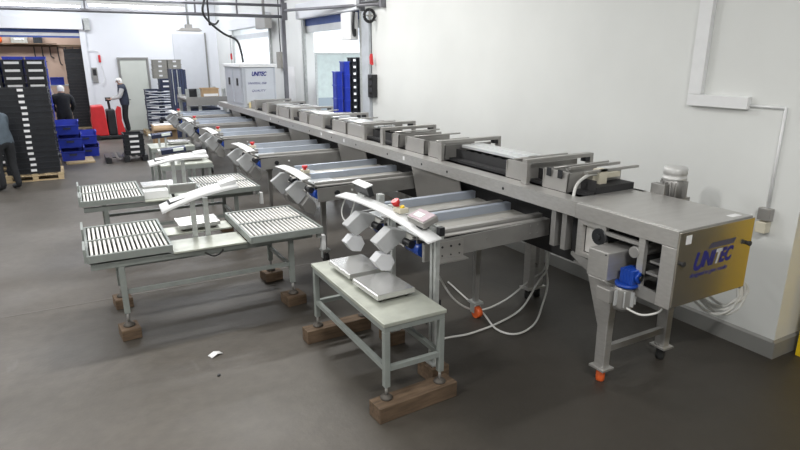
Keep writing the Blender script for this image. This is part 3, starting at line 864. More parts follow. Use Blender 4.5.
# ------------------------------------------------------------------ weighing tables
def weigh_table(loc, lx, ly_, h, label, foot):
    t = thing('weighing_table', label, 'table', loc, 0)
    MB().box(-lx / 2, lx / 2, -ly_ / 2, ly_ / 2, h - 0.028, h).build('table_top', TOPS, t, bevel=0.004)
    MB().box(-lx / 2 + 0.01, lx / 2 - 0.01, -ly_ / 2 + 0.01, -ly_ / 2 + 0.05, h - 0.07, h - 0.029).box(-lx / 2 + 0.01, lx / 2 - 0.01, ly_ / 2 - 0.05, ly_ / 2 - 0.01, h - 0.07, h - 0.029).box(-lx / 2 + 0.01, -lx / 2 + 0.05, -ly_ / 2 + 0.051, ly_ / 2 - 0.051, h - 0.07, h - 0.029).box(lx / 2 - 0.05, lx / 2 - 0.01, -ly_ / 2 + 0.051, ly_ / 2 - 0.051, h - 0.07, h - 0.029).build('apron', HAMMER, t)
    for sx in (-1, 1):
        for sy in (-1, 1):
            x, y = sx * (lx / 2 - 0.03), sy * (ly_ / 2 - 0.03)
            lg = MB().box(x - 0.022, x + 0.022, y - 0.022, y + 0.022, foot + 0.09, h - 0.071).build('leg', HAMMER, t, bevel=0.004)
            MB().cyl((x, y, foot + 0.02), (x, y, foot + 0.09), 0.011, 8).build('threaded_rod', STEEL_D, lg)
            MB().lathe((x, y, foot + 0.001), [(0.045, 0), (0.045, 0.008), (0.03, 0.022), (0.014, 0.03)], 14).build('foot', RUSTY, lg)
    zs = h * 0.5
    for sx in (-1, 1):
        x = sx * (lx / 2 - 0.03)
        MB().box(x - 0.018, x + 0.018, -ly_ / 2 + 0.053, ly_ / 2 - 0.053, zs - 0.018, zs + 0.018).build('stretcher', HAMMER, t)
    for sy in (-1, 1):
        y = sy * (ly_ / 2 - 0.03)
        MB().box(-lx / 2 + 0.053, lx / 2 - 0.053, y - 0.018, y + 0.018, zs - 0.018, zs + 0.018).build('stretcher', HAMMER, t)
    return t


def bench_scale(loc, label, rz=0.0):
    t = thing('bench_scale', label, 'scale', loc, rz, 'bench scales')
    MB().box(-0.135, 0.135, -0.175, 0.175, 0.012, 0.038).build('base', STEEL_D, t, bevel=0.004)
    MB().prism([(-0.16, 0.03), (0.16, 0.03), (0.16, 0.065), (0.15, 0.07), (-0.15, 0.07), (-0.16, 0.065)], 'y', -0.20, 0.20).build('platform', SCALE, t, bevel=0.003)
    for a in (-1, 1):
        for b in (-1, 1):
            MB().cyl((a * 0.11, b * 0.15, 0.001), (a * 0.11, b * 0.15, 0.014), 0.016, 8).build('foot', RUBBER, t)
    return t


TX, TY = 1.86, 3.79
weigh_table((TX, TY, 0), 0.50, 1.36, 0.70, 'grey-green steel table carrying two scales, standing on wooden blocks', 0.121)
bench_scale((1.87, 3.62, 0.701), 'steel platform scale on the near half of the table on blocks', 0.03)
bench_scale((1.87, 4.10, 0.701), 'steel platform scale on the far half of the table on blocks', 0.03)
add_blk((1.86, 3.13, 0), (0.66, 0.15, 0.12), 0.06, 'large wooden block under the nearest legs of the two-scale table')
add_blk((1.82, 4.43, 0), (0.62, 0.13, 0.12), 0.02, 'long wooden block under the far legs of the two-scale table')
add_blk((2.19, 4.08, 0), (0.16, 0.20, 0.12), 0.0, 'short dark wooden block under the far post behind the two-scale table')
add_blk((2.19, 3.40, 0), (0.16, 0.20, 0.12), 0.1, 'small wooden block under the near post of the indicator stand')

# ------------------------------------------------------------------ roller tables
ROLL_ME = MB().cyl((0, -0.225, 0), (0, 0.225, 0), 0.0118, 10).mesh('roller', ROLL)


def roller_bed(t, x0, x1, y0, y1, z):
    fr = MB()
    for y in (y0, (y0 + y1) / 2 - 0.02, y1 - 0.04):
        fr.box(x0, x1, y, y + 0.03, z - 0.05, z + 0.012)
    fr.box(x0 - 0.02, x0 - 0.001, y0, y1 - 0.01, z - 0.05, z + 0.012).box(x1 + 0.001, x1 + 0.02, y0, y1 - 0.01, z - 0.05, z + 0.012)
    fr.build('roller_frame', HAMMER, t)
    MB().box(x0, x1, y0 + 0.031, y1 - 0.041, z - 0.049, z - 0.045).build('bed_tray', DARK, t)
    n = 17
    half = (y1 - y0 - 0.1) / 2
    for row in (0, 1):
        yc = y0 + 0.03 + (half + 0.03) * row + half / 2
        for k in range(n):
            o = bpy.data.objects.new('roller', ROLL_ME)
            COL.objects.link(o)
            o.parent = t
            o.location = (x0 + 0.022 + (x1 - x0 - 0.044) * k / (n - 1), yc, z - 0.004)
            o.scale = (1, (half - 0.008) / 0.45, 1)


def roller_table(loc, label, plate_label, dx=0.0, rise=0.17, dz=0.0):
    t = thing('roller_table', label, 'table', loc, 0, 'roller tables')
    z = 0.795
    roller_bed(t, -1.0, -0.36, -0.50, 0.52, z)
    roller_bed(t, 0.34, 1.02, -0.62, 0.42, z)
    for y0, y1 in ((0.2, 0.5), (-0.48, -0.2)):
        MB().box(-1.04, -1.021, y0, y1, z - 0.05, z + 0.07).build('end_stop', HAMMER, t)
    MB().box(-0.335, 0.315, -0.50, -0.12, z - 0.075, z - 0.06).box(-0.335, 0.315, 0.08, 0.36, z - 0.075, z - 0.06).build('table_top', TOPS, t)
    MB().box(-1.0, 0.98, -0.46, -0.41, z - 0.13, z - 0.078).build('beam', HAMMER, t, bevel=0.004)
    MB().box(-1.0, 0.98, 0.30, 0.35, z - 0.13, z - 0.078).build('beam', HAMMER, t, bevel=0.004)
    MB().box(-0.335, 0.315, -0.10, -0.06, z - 0.10, z - 0.078).build('beam', HAMMER, t)
    for x in (-0.77, 0.76):
        for y in (-0.435, 0.325):
            lg = MB().box(x - 0.025, x + 0.025, y - 0.02, y + 0.02, 0.22, z - 0.131).build('leg', HAMMER, t, bevel=0.004)
            MB().cyl((x, y, 0.13), (x, y, 0.22), 0.013, 8).build('threaded_rod', STEEL_D, lg)
            MB().lathe((x, y, 0.101), [(0.05, 0), (0.05, 0.01), (0.03, 0.03), (0.015, 0.035)], 14).build('foot', RUSTY, lg)
    MB().box(-0.744, 0.734, -0.44, -0.41, 0.40, 0.435).build('stretcher', HAMMER, t)
    MB().box(-0.744, 0.734, 0.305, 0.335, 0.40, 0.435).build('stretcher', HAMMER, t)
    for x in (-0.77, 0.76):
        MB().box(x - 0.015, x + 0.015, -0.414, 0.304, 0.36, 0.395).build('stretcher', HAMMER, t)
    sb = MB().box(1.045, 1.085, -0.56, -0.50, 0.55, 0.70).build('socket_box', WHITE, t, bevel=0.004)
    MB().box(1.0, 1.044, -0.55, -0.51, 0.68, 0.735).build('socket_bracket', GALV, sb)
    # posts with a curved pale plate and indicator
    for x in (dx - 0.075, dx + 0.045):
        MB().box(x - 0.022, x + 0.022, -0.10, -0.06, z - 0.0775, 1.035 + dz + rise * 0.42).build('post', GALV, t)
    tl = -math.atan(rise / 0.72)
    pl = MB().sheet([[(dx - 0.36 + 0.72 * k / 10, -0.17, 1.015 + dz + rise * k / 10 + 0.03 * math.sin(PI * k / 10)), (dx - 0.36 + 0.72 * k / 10, 0.0, 1.05 + dz + rise * k / 10 + 0.03 * math.sin(PI * k / 10))] for k in range(11)], 0.02).build('curved_plate', WHITE, t, plate_label)
    MB().cbox((dx - 0.20, -0.05, 1.06 + dz + rise * 0.24), (0.18, 0.10, 0.04), (0.15, tl, 0)).build('weight_display', BLACK, pl, bevel=0.005)
    MB().cbox((dx - 0.20, -0.055, 1.082 + dz + rise * 0.24), (0.15, 0.08, 0.004), (0.15, tl, 0)).build('display_face', WHITE, pl)
    MB().cbox((dx + 0.27, -0.06, 1.08 + dz + rise * 0.9), (0.16, 0.10, 0.04), (0.15, tl, 0)).build('weight_display', WHITE, pl, bevel=0.005)
    MB().tube(spline([(-0.07, -0.47, z - 0.11), (0.0, -0.49, z - 0.15), (0.06, -0.48, z - 0.14), (0.1, -0.47, z - 0.11)]), 0.008, 6).build('cable_loop', RUBBER, t)
    return t


T1 = roller_table((0.95, 5.74, 0), 'nearest roller table with two banks of white rollers and a scale in the middle', 'curved white plate on two posts')
roller_table((0.95, 7.92, 0), 'second roller table, behind the nearest one, with white rollers at both ends', 'broad white plate with displays on two posts', 0.15, 0.06, 0.075)
wi = thing('weight_indicator', 'grey framed weight indicator standing on the second roller table behind the nearest white plate', 'indicator', (1.07, 7.56, 0.736))
MB().box(-0.17, 0.17, -0.02, 0.02, 0.03, 0.15).build('housing', GALV, wi, bevel=0.006)
MB().box(-0.15, 0.15, -0.024, -0.0201, 0.05, 0.135).build('face', STEEL_D, wi)
for xx in (-0.12, 0.12):
    MB().box(xx - 0.012, xx + 0.012, -0.05, 0.05, 0.0, 0.029).build('foot', RUBBER, wi)
bench_scale((0.96, 6.02, 0.736), 'white-topped scale between the posts of the nearest roller table', PI / 2)
bench_scale((0.85, 8.15, 0.736), 'scale with dark edge on the second roller table', PI / 2)
t3 = solo('parts_box', MB().box(-0.14, 0.14, -0.09, 0.09, 0, 0.012).box(-0.14, -0.128, -0.09, 0.09, 0.012, 0.09).box(0.128, 0.14, -0.09, 0.09, 0.012, 0.09).box(-0.128, 0.128, -0.09, -0.078, 0.012, 0.09).box(-0.128, 0.128, 0.078, 0.09, 0.012, 0.09), WHITE, 'small white tray beside the rollers of the second roller table', 'tray', (0.758, 7.62, 0.737))
# wood blocks under the feet of the roller tables
for (bx_, by, lb, nm) in ((0.18, 5.305, 'wooden block under the near left leg of the nearest roller table', 0.16), (0.18, 6.065, 'dark block under the rear left leg of the nearest roller table', 0.16),
                          (1.71, 5.305, 'wooden block under the near right leg of the nearest roller table', 0.2), (1.71, 6.065, 'dark block under the rear right leg of the nearest roller table', 0.2)):
    add_blk((bx_, by, 0), (nm, 0.2, 0.1), 0.1, lb)
for (bx_, by, lb) in ((0.18, 7.485, 'wooden block under the near left leg of the second roller table'), (0.18, 8.245, 'wooden block under the rear left leg of the second roller table'),
                      (1.71, 7.485, 'wooden block under the near right leg of the second roller table'), (1.71, 8.245, 'wooden block under the rear right leg of the second roller table')):
    add_blk((bx_, by, 0), (0.16, 0.2, 0.1), 0.0, lb)


# far weighing benches with arched plates (third and fourth station)
def far_bench(loc, label):
    t = thing('weighing_bench', label, 'table', loc, 0, 'far weighing benches')
    MB().box(-0.25, 0.55, -0.35, 0.35, 0.72, 0.745).build('table_top', TOPS, t)
    for x in (-0.21, 0.50):
        for y in (-0.31, 0.31):
            MB().box(x - 0.022, x + 0.022, y - 0.022, y + 0.022, 0.0, 0.719).build('leg', HAMMER, t)
    MB().box(-0.188, 0.478, -0.325, -0.295, 0.33, 0.365).build('stretcher', HAMMER, t)
    MB().box(-0.25, 0.55, -0.355, -0.351, 0.66, 0.73).build('apron', HAMMER, t)
    for x in (-0.08, 0.04):
        MB().box(x - 0.018, x + 0.018, -0.24, -0.20, 0.746, 0.94).build('post', GALV, t)
    hd_ = MB().cbox((-0.02, -0.22, 0.97), (0.38, 0.09, 0.08), (0.3, -0.08, 0)).build('weight_display', NAVY, t, bevel=0.006)
    MB().cbox((0.05, -0.27, 0.985), (0.16, 0.01, 0.05), (0.3, -0.08, 0)).build('display_screen', LCD, hd_)
    MB().cbox((-0.235, -0.22, 0.955), (0.04, 0.09, 0.07), (0.3, -0.08, 0)).build('junction_box', GALV, hd_)
    return t


fb = far_bench((1.35, 10.15, 0), 'weighing bench with a navy display, third station along the line')
dup(fb, (1.45, 12.25, 0), 'far weighing bench with navy display, fourth station, near the open cardboard box')
bench_scale((1.62, 10.2, 0.746), 'steel scale on the right of the third weighing bench', PI / 2)
bench_scale((1.76, 12.3, 0.746), 'steel scale on the fourth weighing bench', PI / 2)

# ------------------------------------------------------------------ hoses on the floor
solo('floor_hose', MB().tube(spline([(2.50, 4.1, 0.92), (2.60, 4.18, 0.78), (2.73, 4.2, 0.50), (2.94, 4.2, 0.18), (3.22, 4.2, 0.012), (3.55, 4.2, 0.05), (3.87, 4.2, 0.21), (4.03, 4.16, 0.34), (4.0, 4.15, 0.72)], 8), 0.010, 7), HOSE, 'pale hose looping in the air from the nearest branch to the machine leg', 'hose')
solo('floor_hose', MB().tube(spline([(2.24, 3.36, 0.34), (2.3, 3.45, 0.10), (2.55, 3.85, 0.012), (2.85, 3.83, 0.012), (3.22, 3.88, 0.012), (3.6, 4.0, 0.03), (3.9, 4.12, 0.2), (4.05, 4.15, 0.34), (4.05, 4.15, 0.72)], 8), 0.010, 7), HOSE, 'pale hose running along the floor from the indicator stand socket', 'hose')
solo('floor_hose', MB().tube(spline([(3.38, 4.97, 0.012), (3.29, 4.5, 0.012), (3.20, 4.10, 0.03), (3.12, 3.78, 0.012), (3.22, 3.62, 0.012), (3.5, 3.7, 0.012), (3.85, 3.98, 0.012), (4.04, 4.12, 0.15), (4.02, 4.14, 0.36), (4.02, 4.14, 0.72)], 8), 0.010, 7), HOSE, 'pale hose in a wide loop on the floor under the sorting line', 'hose')
solo('floor_cable', MB().tube(spline([(2.62, 4.2, 0.008), (2.8, 4.5, 0.008), (2.72, 5.0, 0.008), (2.9, 5.5, 0.008), (2.86, 6.0, 0.008)], 6), 0.007, 6), RUBBER, 'thin black cable on the floor below the nearest branch', 'cable')
sp = MB()
sp.sheet([[(-0.055, -0.03, 0.003), (-0.055, 0.03, 0.006)], [(0.0, -0.03, 0.02), (0.0, 0.03, 0.022)], [(0.05, -0.03, 0.004), (0.055, 0.03, 0.003)]], 0.002)
solo('paper_scrap', sp, PAPER, 'small white scrap of paper lying on the open floor', 'paper', (0.77, 4.57, 0.0), 0.4)
solo('bottle_cap', MB().lathe((0, 0, 0), [(0.014, 0), (0.014, 0.008), (0.01, 0.012)], 10), BLACK, 'tiny black cap on the floor near the white scrap', 'cap', (0.72, 4.22, 0))

# ------------------------------------------------------------------ right wall fittings
ct = thing('cable_trunking', 'wide white cable trunking coming down the right wall and turning right', 'trunking', (RW, 3.3, 2.0))
MB().box(RW - 0.05, RW - 0.001, 3.20, 3.32, 2.10, CEIL).build('vertical_duct', WHITE, ct, world=True, bevel=0.003)
MB().prism([(3.32, 2.0), (3.32, 2.098), (2.78, 2.098), (2.78, 2.0)], 'x', RW - 0.05, RW - 0.001).build('horizontal_duct', WHITE, ct, world=True, bevel=0.003)
MB().cyl((RW - 0.012, 2.78, 2.03), (RW - 0.012, 2.50, 2.03), 0.011, 8).cyl((RW - 0.012, 2.50, 2.035), (RW - 0.012, 2.50, 1.24), 0.011, 8).build('conduit', WHITE, ct, world=True)
so = thing('wall_socket', 'grey wall socket box at the bottom of the white conduit', 'socket', (RW, 2.5, 1.1))
MB().box(RW - 0.06, RW - 0.001, 2.45, 2.55, 1.14, 1.24).build('body', PANEL, so, world=True, bevel=0.005)
MB().box(RW - 0.08, RW - 0.001, 2.46, 2.54, 1.04, 1.13).build('plug', CREAM, so, world=True, bevel=0.005)
yb = thing('yellow_barrier', 'yellow steel barrier round the corner of the white wall', 'barrier', (5.2, 1.7, 0))
for yy in (1.50, 2.16):
    MB().box(5.03, 5.09, yy - 0.04, yy + 0.04, 0, 1.15).build('post', YELLOW, yb, world=True)
MB().box(5.10, 5.14, 1.46, 2.2, 0.12, 1.15).build('guard_panel', YELLOW, yb, world=True)

# dock jamb fittings by the near dock
cp1 = thing('door_drive', 'white door drive box with black cable below the pipes, near dock', 'motor', (4.7, 10.3, 2.9))
MB().box(4.58, 4.74, 10.07, 10.5, 2.72, 3.2).build('body', WHITE, cp1, world=True, bevel=0.01)
MB().tube(spline([(4.63, 10.03, 3.2), (4.60, 10.0, 3.0), (4.61, 10.0, 2.85), (4.64, 10.02, 2.80), (4.66, 10.06, 2.9)]), 0.03, 8).build('drive_cable', BLACK, cp1, world=True)
rh = thing('chain_wheel', 'black chain wheel below the pipe bracket beside the near dock', 'wheel', (4.66, 9.45, 3.10))
w_ = MB()
for k in range(16):
    a0, a1 = 2 * PI * k / 16, 2 * PI * (k + 1) / 16
    w_.cyl((4.66 + 0.10 * math.cos(a0), 9.45, 3.10 + 0.10 * math.sin(a0)), (4.66 + 0.10 * math.cos(a1), 9.45, 3.10 + 0.10 * math.sin(a1)), 0.026, 6)
w_.build('rim', BLACK, rh, world=True)
MB().box(4.56, 4.76, 9.44, 9.46, 3.09, 3.11).box(4.65, 4.67, 9.44, 9.46, 3.0, 3.2).cyl((4.66, 9.42, 3.10), (4.66, 9.48, 3.10), 0.025, 10).box(4.66, 4.798, 9.445, 9.455, 3.085, 3.115).build('spokes', STEEL_D, rh, world=True)
dc = thing('wall_column', 'x', 'x', (4.7, 10.0, 0))
dc['label'] = 'pale grey steel column at the near dock opening'
dc['category'] = 'column'
MB().box(4.73, RW - 0.001, 9.64, 9.93, 0, 3.2).build('column_shaft', M('column_paint', (0.48, 0.51, 0.55), 0.5), dc, world=True, bevel=0.01)
MB().box(4.70, 4.729, 9.64, 9.93, 0, 0.02).build('column_foot', GALV, dc, world=True)


def pull_stop(loc, label):
    t = thing('emergency_pull', label, 'switch', loc, 0, 'red emergency pulls')
    MB().prism([(-0.04, 0.0), (0.03, 0.02), (0.04, 0.14), (0.0, 0.2), (-0.02, 0.1)], 'x', -0.025, 0.025).build('handle', RED, t, bevel=0.008)
    MB().cyl((0, 0, 0.2), (0, 0, 0.75), 0.006, 6).cyl((0, 0, -0.14), (0, 0, 0.0), 0.006, 6).box(-0.01, 0.085, -0.01, 0.01, 0.74, 0.76).build('cord', BLACK, t)
    return t


pull_stop((4.715, 9.5, 2.28), 'red pull handle on a cord beside the near dock')
pull_stop((4.715, 19.7, 2.35), 'red pull handle on the far right wall behind the grey cabinet')
cb = thing('control_box', 'black control box with three switches on the wall beside the near dock', 'control box', (RW, 9.7, 1.7))
MB().box(RW - 0.11, RW - 0.001, 9.44, 9.62, 1.72, 2.12).build('body', BLACK, cb, world=True, bevel=0.01)
for zz in (1.80, 1.92, 2.04):
    MB().box(RW - 0.15, RW - 0.111, 9.46, 9.51, zz - 0.02, zz + 0.02).build('switch', RUBBER, cb, world=True)
# notices and small box between the docks
solo('wall_notice', MB().box(-0.004, 0, -0.35, 0.35, -0.45, 0.45), PAPER, 'white paper notices on the wall between the two docks', 'notice', (RW - 0.001, 14.2, 1.75))
jb = thing('junction_box', 'grey junction box with cable on the wall between the docks', 'box', (RW, 14.7, 2.3))
MB().box(RW - 0.12, RW - 0.001, 14.5, 14.85, 2.15, 2.55).build('body', GREYCR, jb, world=True, bevel=0.01)
MB().tube([(RW - 0.05, 14.7, 2.55), (RW - 0.05, 14.72, 3.0), (RW - 0.05, 14.7, 3.9)], 0.012, 6).build('cable', BLACK, jb, world=True)
dd = thing('door_drive', 'grey horizontal drive box at the right end of the far dock door', 'motor', (4.6, 15.3, 3.2))
MB().box(4.45, RW - 0.17, 14.9, 15.75, 3.12, 3.42).build('body', PANEL, dd, world=True, bevel=0.01)
MB().box(4.5, 4.56, 15.2, 15.26, 3.42, 4.9).build('hanger', STEEL_D, dd, world=True)
for (nm, pts, lb) in (('hanging_cable', [(2.2, 9.9, 4.2), (2.05, 9.9, 3.4), (1.98, 9.9, 3.1), (2.1, 9.95, 2.93), (2.3, 10.0, 2.78), (2.5, 10.0, 2.68), (2.56, 10.0, 2.5), (2.58, 10.0, 2.33)], 'black cable swinging down from the pipes towards the grey cabinet'),
                      ('hose_hook', [(2.5, 12.0, 4.8), (2.5, 12.0, 3.16), (2.53, 12.0, 3.05), (2.62, 12.0, 3.03), (2.68, 12.0, 3.10)], 'black hook-shaped hose hanging near the heater plate')):
    solo(nm, MB().tube(spline(pts), 0.018, 7), BLACK, lb, 'cable')


# ------------------------------------------------------------------ crates
def crate_mb(w, d, h, ribs=True):
    m = MB()
    t = 0.012
    m.box(-w / 2 + t, w / 2 - t, -d / 2 + t, d / 2 - t, 0.0, t)
    m.box(-w / 2, w / 2, -d / 2, -d / 2 + t, 0, h).box(-w / 2, w / 2, d / 2 - t, d / 2, 0, h)
    m.box(-w / 2, -w / 2 + t, -d / 2 + t, d / 2 - t, 0, h).box(w / 2 - t, w / 2, -d / 2 + t, d / 2 - t, 0, h)
    e = 0.012
    m.box(-w / 2 - e, w / 2 + e, -d / 2 - e, -d / 2, h - 0.025, h).box(-w / 2 - e, w / 2 + e, d / 2, d / 2 + e, h - 0.025, h)
    m.box(-w / 2 - e, -w / 2, -d / 2, d / 2, h - 0.025, h).box(w / 2, w / 2 + e, -d / 2, d / 2, h - 0.025, h)
    if ribs:
        for k in (-0.38, -0.19, 0.19, 0.38):
            m.box(w * k - 0.006, w * k + 0.006, -d / 2 - 0.008, -d / 2, 0, h - 0.026)
            m.box(-w / 2 - 0.008, -w / 2, d * k - 0.006, d * k + 0.006, 0, h - 0.026)
    return m


def crate(loc, w, d, h, mat, label, tagw=0.0, group=None, name='plastic_crate', rz=0.0):
    t = thing(name, label, 'crate', loc, rz, group)
    crate_mb(w, d, h).build('body', mat, t)
    if tagw:
        MB().box(-tagw / 2, tagw / 2, -d / 2 - 0.016, -d / 2 - 0.0125, h * 0.42, h * 0.42 + 0.05).build('tag', LABELW, t, 'white card tag')
    return t


def stack(x, y, z0, n, w, d, h, mat, words, tagw, group, jig=0.012, rz=0.0, name='plastic_crate'):
    src = None
    for k in range(n):
        lb = words + ', ' + ORD[n - 1 - k]
        loc = (x + random.uniform(-jig, jig), y + random.uniform(-jig, jig), z0 + k * (h + 0.001))
        if src is None:
            src = crate(loc, w, d, h, mat, lb, tagw, group, name, rz)
        else:
            dup(src, loc, lb)


def pallet(loc, w, d, label, mat=PALLETW, rz=0.0, group=None, name='wooden_pallet'):
    t = thing(name, label, 'pallet', loc, rz, group)
    for k in range(5):
        x = -w / 2 + 0.05 + (w - 0.1) * k / 4
        MB().box(x - 0.05, x + 0.05, -d / 2, d / 2, 0.122, 0.144).build('plank', mat, t)
    for y in (-d / 2 + 0.05, 0, d / 2 - 0.05):
        MB().box(-w / 2, w / 2, y - 0.05, y + 0.05, 0.10, 0.1215).build('cross_plank', mat, t)
        MB().box(-w / 2, w / 2, y - 0.05, y + 0.05, 0.0, 0.02).build('bottom_plank', mat, t)
        for x in (-w / 2 + 0.05, 0, w / 2 - 0.05):
            MB().box(x - 0.05, x + 0.05, y - 0.045, y + 0.045, 0.0205, 0.0995).build('spacer_block', mat, t)
    return t


# left: tall front stack, tagged stacks behind it
pallet((-0.85, 14.05, 0), 1.0, 0.8, 'wooden pallet under the tall black crate stack, clear of the blue bins')
stack(-0.85, 13.95, 0.146, 15, 0.92, 0.5, 0.112, CRATE, 'black crate with small white tag, tall front stack', 0.10, 'black crates in the tall front stack')
pallet((-1.01, 15.3, 0), 1.2, 0.9, 'wooden pallet under the three tagged crate stacks behind the front stack')
for xx, wd in ((-1.41, 'outer'), (-1.0, 'centre'), (-0.59, 'inner')):
    stack(xx, 15.3, 0.146, 14, 0.365, 0.6, 0.158, CRATE, 'black crate with broad white tag, %s one of the three rear stacks' % wd, 0.27, 'tagged crates behind the front stack', 0.005)
pallet((-0.85, 17.0, 0), 1.1, 0.9, 'wooden pallet under the blue crates behind the tagged stacks')
for k, xx in enumerate((-1.08, -0.62)):
    stack(xx, 17.0, 0.146, 8, 0.40, 0.6, 0.285, BLUE, 'blue crate behind the tagged black stacks, %s pile' % ('outer', 'inner')[k], 0, 'blue crates behind the tagged stacks', 0.008)


# blue stacking bins with open fronts
def bin_blue(loc, label, rz=0.0):
    t = thing('stacking_bin', label, 'bin', loc, rz, 'blue stacking bins')
    w, d, h = 0.50, 0.60, 0.31
    m = MB()
    m.box(-w / 2 + 0.03, w / 2 - 0.03, -d / 2 + 0.03, d / 2 - 0.03, 0.0, 0.012)
    for sx in (-1, 1):
        m.prism([(sx * (w / 2 - 0.03), 0.012), (sx * (w / 2 - 0.015), 0.012), (sx * w / 2, h), (sx * (w / 2 - 0.015), h)], 'y', -d / 2 + 0.01, d / 2)
    m.prism([(-d / 2 + 0.03, 0.012), (-d / 2 + 0.045, 0.012), (-d / 2 + 0.015, h * 0.72), (-d / 2, h * 0.72)], 'x', -w / 2 + 0.02, w / 2 - 0.02)
    m.prism([(d / 2 - 0.045, 0.012), (d / 2 - 0.03, 0.012), (d / 2, h), (d / 2 - 0.015, h)], 'x', -w / 2 + 0.02, w / 2 - 0.02)
    m.build('body', BLUE, t)
    MB().box(-w / 2 - 0.012, w / 2 + 0.012, -d / 2 - 0.015, -d / 2 + 0.003, h * 0.72 - 0.02, h * 0.72).box(-w / 2 - 0.012, -w / 2, -d / 2, d / 2, h - 0.025, h).box(w / 2, w / 2 + 0.012, -d / 2, d / 2, h - 0.025, h).build('rim', BLUE, t)
    MB().box(-0.08, 0.08, -d / 2 - 0.005, -d / 2 + 0.012, h * 0.40, h * 0.55).build('grip', NAVY, t)
    return t


solo('wooden_board', MB().box(-0.30, 0.30, -0.45, 0.45, 0, 0.03), PALLETW, 'light wooden board on the floor under the blue stacking bins', 'board', (-0.02, 15.95, 0), 0.05)
bb = bin_blue((-0.14, 16.1, 0.031), 'blue stacking bin at the bottom of the pile beside the front stack')
dup(bb, (-0.16, 16.11, 0.342), 'blue stacking bin in the middle of the pile beside the front stack')
dup(bb, (-0.19, 16.12, 0.653), 'blue stacking bin on top of the pile beside the front stack')
dup(bb, (0.20, 16.85, 0.0), 'blue stacking bin on the floor behind the pile of three, lower one')
dup(bb, (0.18, 16.85, 0.311), 'blue stacking bin behind the pile of three, upper one')

# low black stack on a black pallet in the aisle
pp = thing('plastic_pallet', 'low black plastic pallet in the aisle, half covered by crates', 'pallet', (0.98, 15.55, 0))
for k in range(7):
    x = -0.42 + 0.84 * k / 6
    MB().box(x - 0.04, x + 0.04, -0.4, 0.4, 0.13, 0.15).build('slat', BLACK, pp)
for x in (-0.40, 0, 0.40):
    MB().box(x - 0.06, x + 0.06, -0.4, 0.4, 0.0, 0.129).build('runner', BLACK, pp)
stack(1.18, 15.5, 0.151, 4, 0.42, 0.56, 0.125, CRATE, 'black crate with white tag on the low pallet in the aisle', 0.2, 'crates on the low black pallet', 0.004)

# right rear stacks by the back door
pallet((2.55, 20.6, 0), 1.2, 0.9, 'wooden pallet under the film-wrapped stacks by the back door')
stack(2.30, 20.6, 0.146, 8, 0.40, 0.6, 0.16, NAVY, 'navy crate wrapped in film, outer column by the back door', 0.26, 'film-wrapped navy crates', 0.012)
stack(2.78, 20.6, 0.146, 10, 0.48, 0.6, 0.16, NAVY, 'navy crate wrapped in film, inner column by the back door', 0.34, 'film-wrapped navy crates', 0.012)
stack(2.62, 20.75, 1.77, 4, 0.40, 0.5, 0.145, GREYCR, 'grey crate on top of the wrapped stacks, outer pile', 0.1, 'grey crates on the wrapped stacks', 0.01)
stack(3.06, 20.75, 1.77, 4, 0.40, 0.5, 0.145, GREYCR, 'grey crate on top of the wrapped stacks, inner pile', 0.1, 'grey crates on the wrapped stacks', 0.01)
fw = MB()
for k in range(14):
    z = 0.25 + k * 0.085
    a = random.uniform(-0.03, 0.03)
    fw.sheet([[(2.07, 20.27, z + a), (2.07, 20.27, z + a + 0.035)], [(2.5, 20.262, z - a), (2.5, 20.262, z - a + 0.03)], [(3.03, 20.27, z + a * 0.5), (3.03, 20.27, z + a * 0.5 + 0.04)]], 0.002)
solo('stretch_wrap', fw, WRAP, 'shiny stretch film wound round the navy crates by the back door', 'film')
tp = thing('folded_crate_stack', 'tall navy stack of folded panels beside the wrapped crates', 'stack', (2.95, 19.5, 0))
for k in range(6):
    MB().box(2.74 + k * 0.075, 2.805 + k * 0.075, 19.3, 19.85, 0.0, 2.08 - 0.02 * (k % 2)).build('panel', NAVY, tp, world=True)
MB().box(2.78, 2.80, 19.29, 19.299, 1.0, 2.06).box(2.92, 2.94, 19.29, 19.299, 1.0, 2.06).build('corner_strip', GALV, tp, world=True)
stack(2.42, 18.75, 0, 4, 0.36, 0.4, 0.16, CRATE, 'black crate in film on the floor before the wrapped stacks', 0.24, 'small stack before the wrapped crates', 0.006)
cb_ = thing('cardboard_box', 'open cardboard box with white sheet on top beside the far weighing benches', 'box', (2.15, 17.4, 0))
crate_mb(0.60, 0.5, 0.62, False).build('body', CARD, cb_)
MB().sheet([[(-0.30, -0.25, 0.62), (0.30, -0.25, 0.62)], [(-0.33, -0.42, 0.50), (0.27, -0.42, 0.50)]], 0.006).build('flap', CARD, cb_)
MB().sheet([[(0.31, -0.25, 0.625), (0.31, 0.25, 0.625)], [(0.46, -0.25, 0.50), (0.46, 0.25, 0.50)]], 0.006).build('flap', CARD, cb_)
MB().box(-0.28, 0.28, -0.23, 0.23, 0.622, 0.63).build('paper_sheet', PAPER, cb_)

